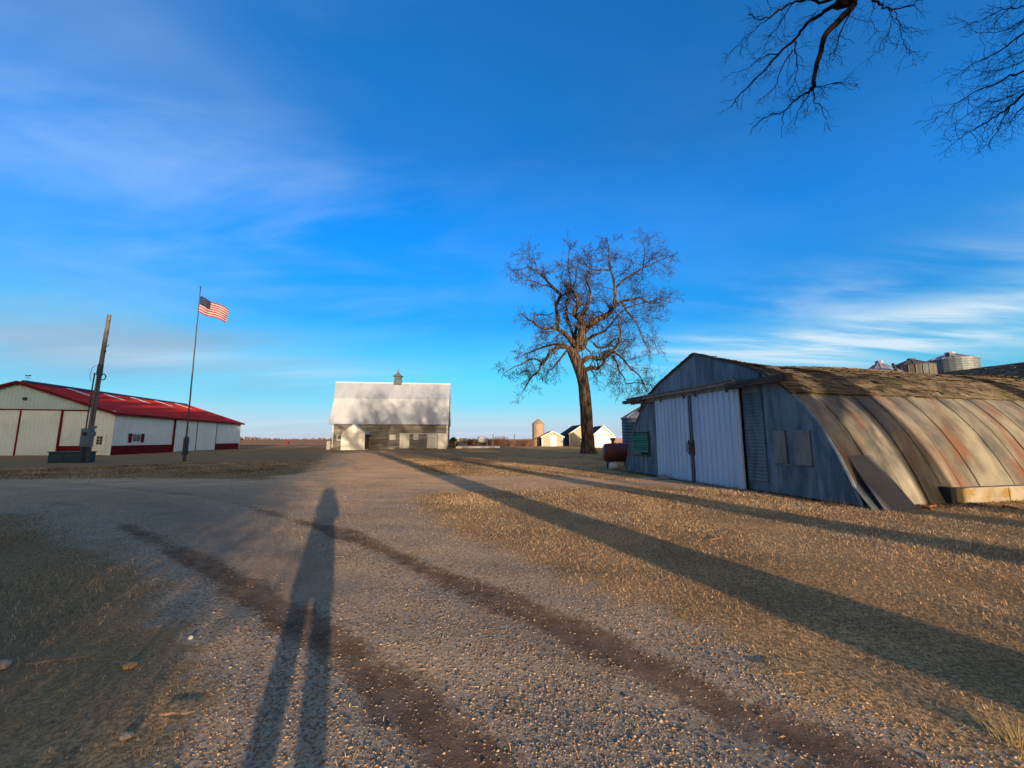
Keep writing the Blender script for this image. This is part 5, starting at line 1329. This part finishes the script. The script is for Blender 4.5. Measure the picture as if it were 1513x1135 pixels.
# ------------------------------------------------------------------ small things on the ground
rr = random.Random(31)
def rock(name, label, x, y, s, m, flat=.5, cat='stone'):
    t = MB(); n1, n2 = 9, 6
    pr = []
    for i in range(n2):
        a = math.pi * i / (n2 - 1) - math.pi / 2; pr.append((max(.02, math.cos(a)) * s, math.sin(a) * s * flat))
    t.lathe(pr, n1); t.v = [(X_ * rr.uniform(.82, 1.15), Y_ * rr.uniform(.82, 1.15), Z_ * rr.uniform(.85, 1.1)) for X_, Y_, Z_ in t.v]
    o = t.build(name, m, loc=(x, y, float(gz(x, y)) + s * flat * .6)); o.rotation_euler.z = rr.uniform(0, 6); return tag(o, label, cat)
rock('yellow_stone', 'flat bright yellow tan chip lying in the dark grass at lower left', -2.62, 3.02, .042, tan_leaf, .4)
rock('stone', 'rounded grey stone in the grass at the left edge', -3.47, 2.99, .055, stone_m, .6)
rock('stone', 'small white stone on the gravel left of the long shadow', -2.51, 3.41, .018, barn_white, .9)
rock('stone', 'small grey stone low in the dark grass at lower left', -2.02, 2.36, .028, stone_m, .6)
rock('stone', 'pale upright stone standing in the worn strip at lower right', .82, 2.47, .011, stone_m, 1.0)
def stick(label, x, y, L, a, r=.006, name='stick'):
    g_ = random.Random(int(abs(x * 100))); P_ = []; d = Vector((math.cos(a), math.sin(a), 0)); p = Vector((x, y, float(gz(x, y)) + .022))
    for k in range(6): P_.append(p + d * (L * (k / 5 - .5)) + Vector((g_.uniform(-1, 1) * .012, g_.uniform(-1, 1) * .012, g_.uniform(0, .01))))
    t = MB(); t.tube(P_, [r, r * .95, r, r * .8, r * .7, r * .45], 6); q = P_[3]; t.tube([q, q + Vector((d.y, -d.x, .05)) * L * .18], [r * .6, r * .3], 5)
    tag(t.build(name, stick_m), label, 'stick')
stick('thin pale stick in the dark grass at lower left', -1.88, 2.50, .19, .15)
stick('pale curved twig on the right edge of the drive', 1.86, 2.91, .15, .1, .005)
stick('dark thin twig beside the stone at the left edge', -3.15, 3.05, .35, .25, .005)
stick('brown stick on the grass in front of the arched shed', 3.2, 6.6, .35, .5, .007)
# tuft of longer grass at the lower right
t = MB(); g_ = random.Random(2)
for k in range(150):
    a = g_.uniform(0, 6.283); r_ = abs(g_.gauss(0, .07)); x, y = 2.62 + math.cos(a) * r_, 2.33 + math.sin(a) * r_; h_ = g_.uniform(.04, .11); l_ = h_ * g_.uniform(.3, 1.3); z = float(0)
    t.add([(x - .0015, y, z), (x + .0015, y, z), (x + math.cos(a) * l_, y + math.sin(a) * l_, z + h_)], [(0, 1, 2)])
tag(t.build('grass_tuft', mat('greenish_tuft', (.26, .21, .09), (.34, .24, .12), 8, .9)), 'longer greenish tan grass tuft at the lower right corner', 'grass tuft')

# ------------------------------------------------------------------ the photographer, behind the camera, whose shadow falls on the drive
FXY = (-.02, -.36)
pe = thing('person', 'standing person in a long dark coat whose long shadow falls on the gravel drive', 'person', (FXY[0], FXY[1], 0))
def skin_body(name, V_, E_, Rd, m, parent, sub=2):
    me = bpy.data.meshes.new(name); me.from_pydata([tuple(v) for v in V_], E_, []); o = bpy.data.objects.new(name, me); COL.objects.link(o); o.parent = parent
    md = o.modifiers.new('skin', 'SKIN'); s_ = o.modifiers.new('sub', 'SUBSURF'); s_.levels = sub; s_.render_levels = sub
    for i, r_ in enumerate(Rd): o.data.skin_vertices[0].data[i].radius = (r_ if isinstance(r_, tuple) else (r_, r_))
    o.data.skin_vertices[0].data[0].use_root = True
    me.materials.append(m); return o
Vb = [(0,0,.93),(0,0,1.08),(0,.01,1.25),(0,.01,1.40),(0,.02,1.49),(0,.03,1.58),(0,.05,1.66),
      (-.09,0,.88),(-.115,.01,.50),(-.135,0,.10),(-.14,.13,.05),(.09,0,.88),(.115,.01,.50),(.135,0,.10),(.14,.13,.05),
      (-.165,.01,1.40),(-.19,.10,1.18),(-.10,.26,1.40),(-.05,.29,1.47),(.165,.01,1.40),(.19,.10,1.18),(.10,.26,1.40),(.06,.29,1.47)]
Eb = [(0,1),(1,2),(2,3),(3,4),(4,5),(5,6),(0,7),(7,8),(8,9),(9,10),(0,11),(11,12),(12,13),(13,14),(3,15),(15,16),(16,17),(17,18),(3,19),(19,20),(20,21),(21,22)]
Rb_ = [(.15,.12),(.135,.11),(.16,.12),(.15,.11),.055,.085,.075,.10,.065,.045,.04,.10,.065,.045,.04,.065,.05,.036,.03,.065,.05,.036,.03]
skin_body('body', Vb, Eb, Rb_, skin_m, pe)
t = MB(); t.lathe([(.215, .60), (.21, .85), (.195, 1.05), (.20, 1.25), (.205, 1.38), (.15, 1.47), (.08, 1.50)], 18); t.v = [(x, y * .72, z) for x, y, z in t.v]; t.build('coat', coat_m, pe, True)
for s in (-1, 1):
    t = MB(); t.tube([(s*.09, 0, .80), (s*.115, .01, .5), (s*.135, 0, .10)], [.105, .078, .062], 12); t.build('trouser_leg', jean_m, pe, True)
    t = MB(); t.tube([(s*.12, .01, 1.40), (s*.20, .06, 1.28), (s*.19, .11, 1.17), (s*.12, .24, 1.36)], [.075, .068, .058, .048], 10); t.build('sleeve', coat_m, pe, True)
    t = MB(); t.tube([(s*.135, -.08, .045), (s*.137, .02, .05), (s*.14, .17, .035)], [.045, .055, .035], 8); t.build('shoe', dark_metal, pe, True)
    for j in range(5):
        bz = 1.455 + j * .016 if j < 4 else 1.45; t = MB()
        P_ = [(s*.055, .285, bz), (s*.045, .315, bz + .004), (s*.028, .322, bz + .006), (s*.016, .316, bz + .006)] if j < 4 else [(s*.055, .275, bz), (s*.04, .262, bz + .03), (s*.022, .262, bz + .05)]
        t.tube(P_, [.009, .0085, .008, .007][:len(P_)], 6); t.build('finger', skin_m, pe, True)
t = MB(); t.lathe([(.16, 1.44), (.185, 1.52), (.185, 1.63), (.165, 1.71), (.10, 1.76), (.0, 1.77)], 14); t.v = [(x, y * .8 - .01, z) for x, y, z in t.v]; t.build('hood', coat_m, pe, True)
t = MB(); t.add([(-.012, .125, 1.60), (.012, .125, 1.60), (0, .15, 1.60), (0, .12, 1.645)], [(0, 1, 2), (0, 2, 3), (1, 3, 2)]); t.build('nose', skin_m, pe)
for s in (-1, 1):
    t = MB(); t.lathe([(0, -.012), (.011, 0), (0, .012)], 8); t.v = [(x + s*.032, y + .108, z + 1.645) for x, y, z in t.v]; t.build('eye', dark_metal, pe)
    t = MB(); t.lathe([(0, -.03), (.012, 0), (0, .03)], 8); t.v = [(x + s*.088, y + .03, z + 1.635) for x, y, z in t.v]; t.build('ear', skin_m, pe)
t = MB(); t.tube([(-.022, .115, 1.575), (0, .122, 1.573), (.022, .115, 1.575)], [.005] * 3, 5); t.build('mouth', rust_red, pe)
t = MB(); t.box((-.04, -.062, 1.47), (.04, -.054, 1.56)); tag(t.build('phone', dark_metal), 'dark phone held up by the photographer just behind the viewpoint', 'phone')
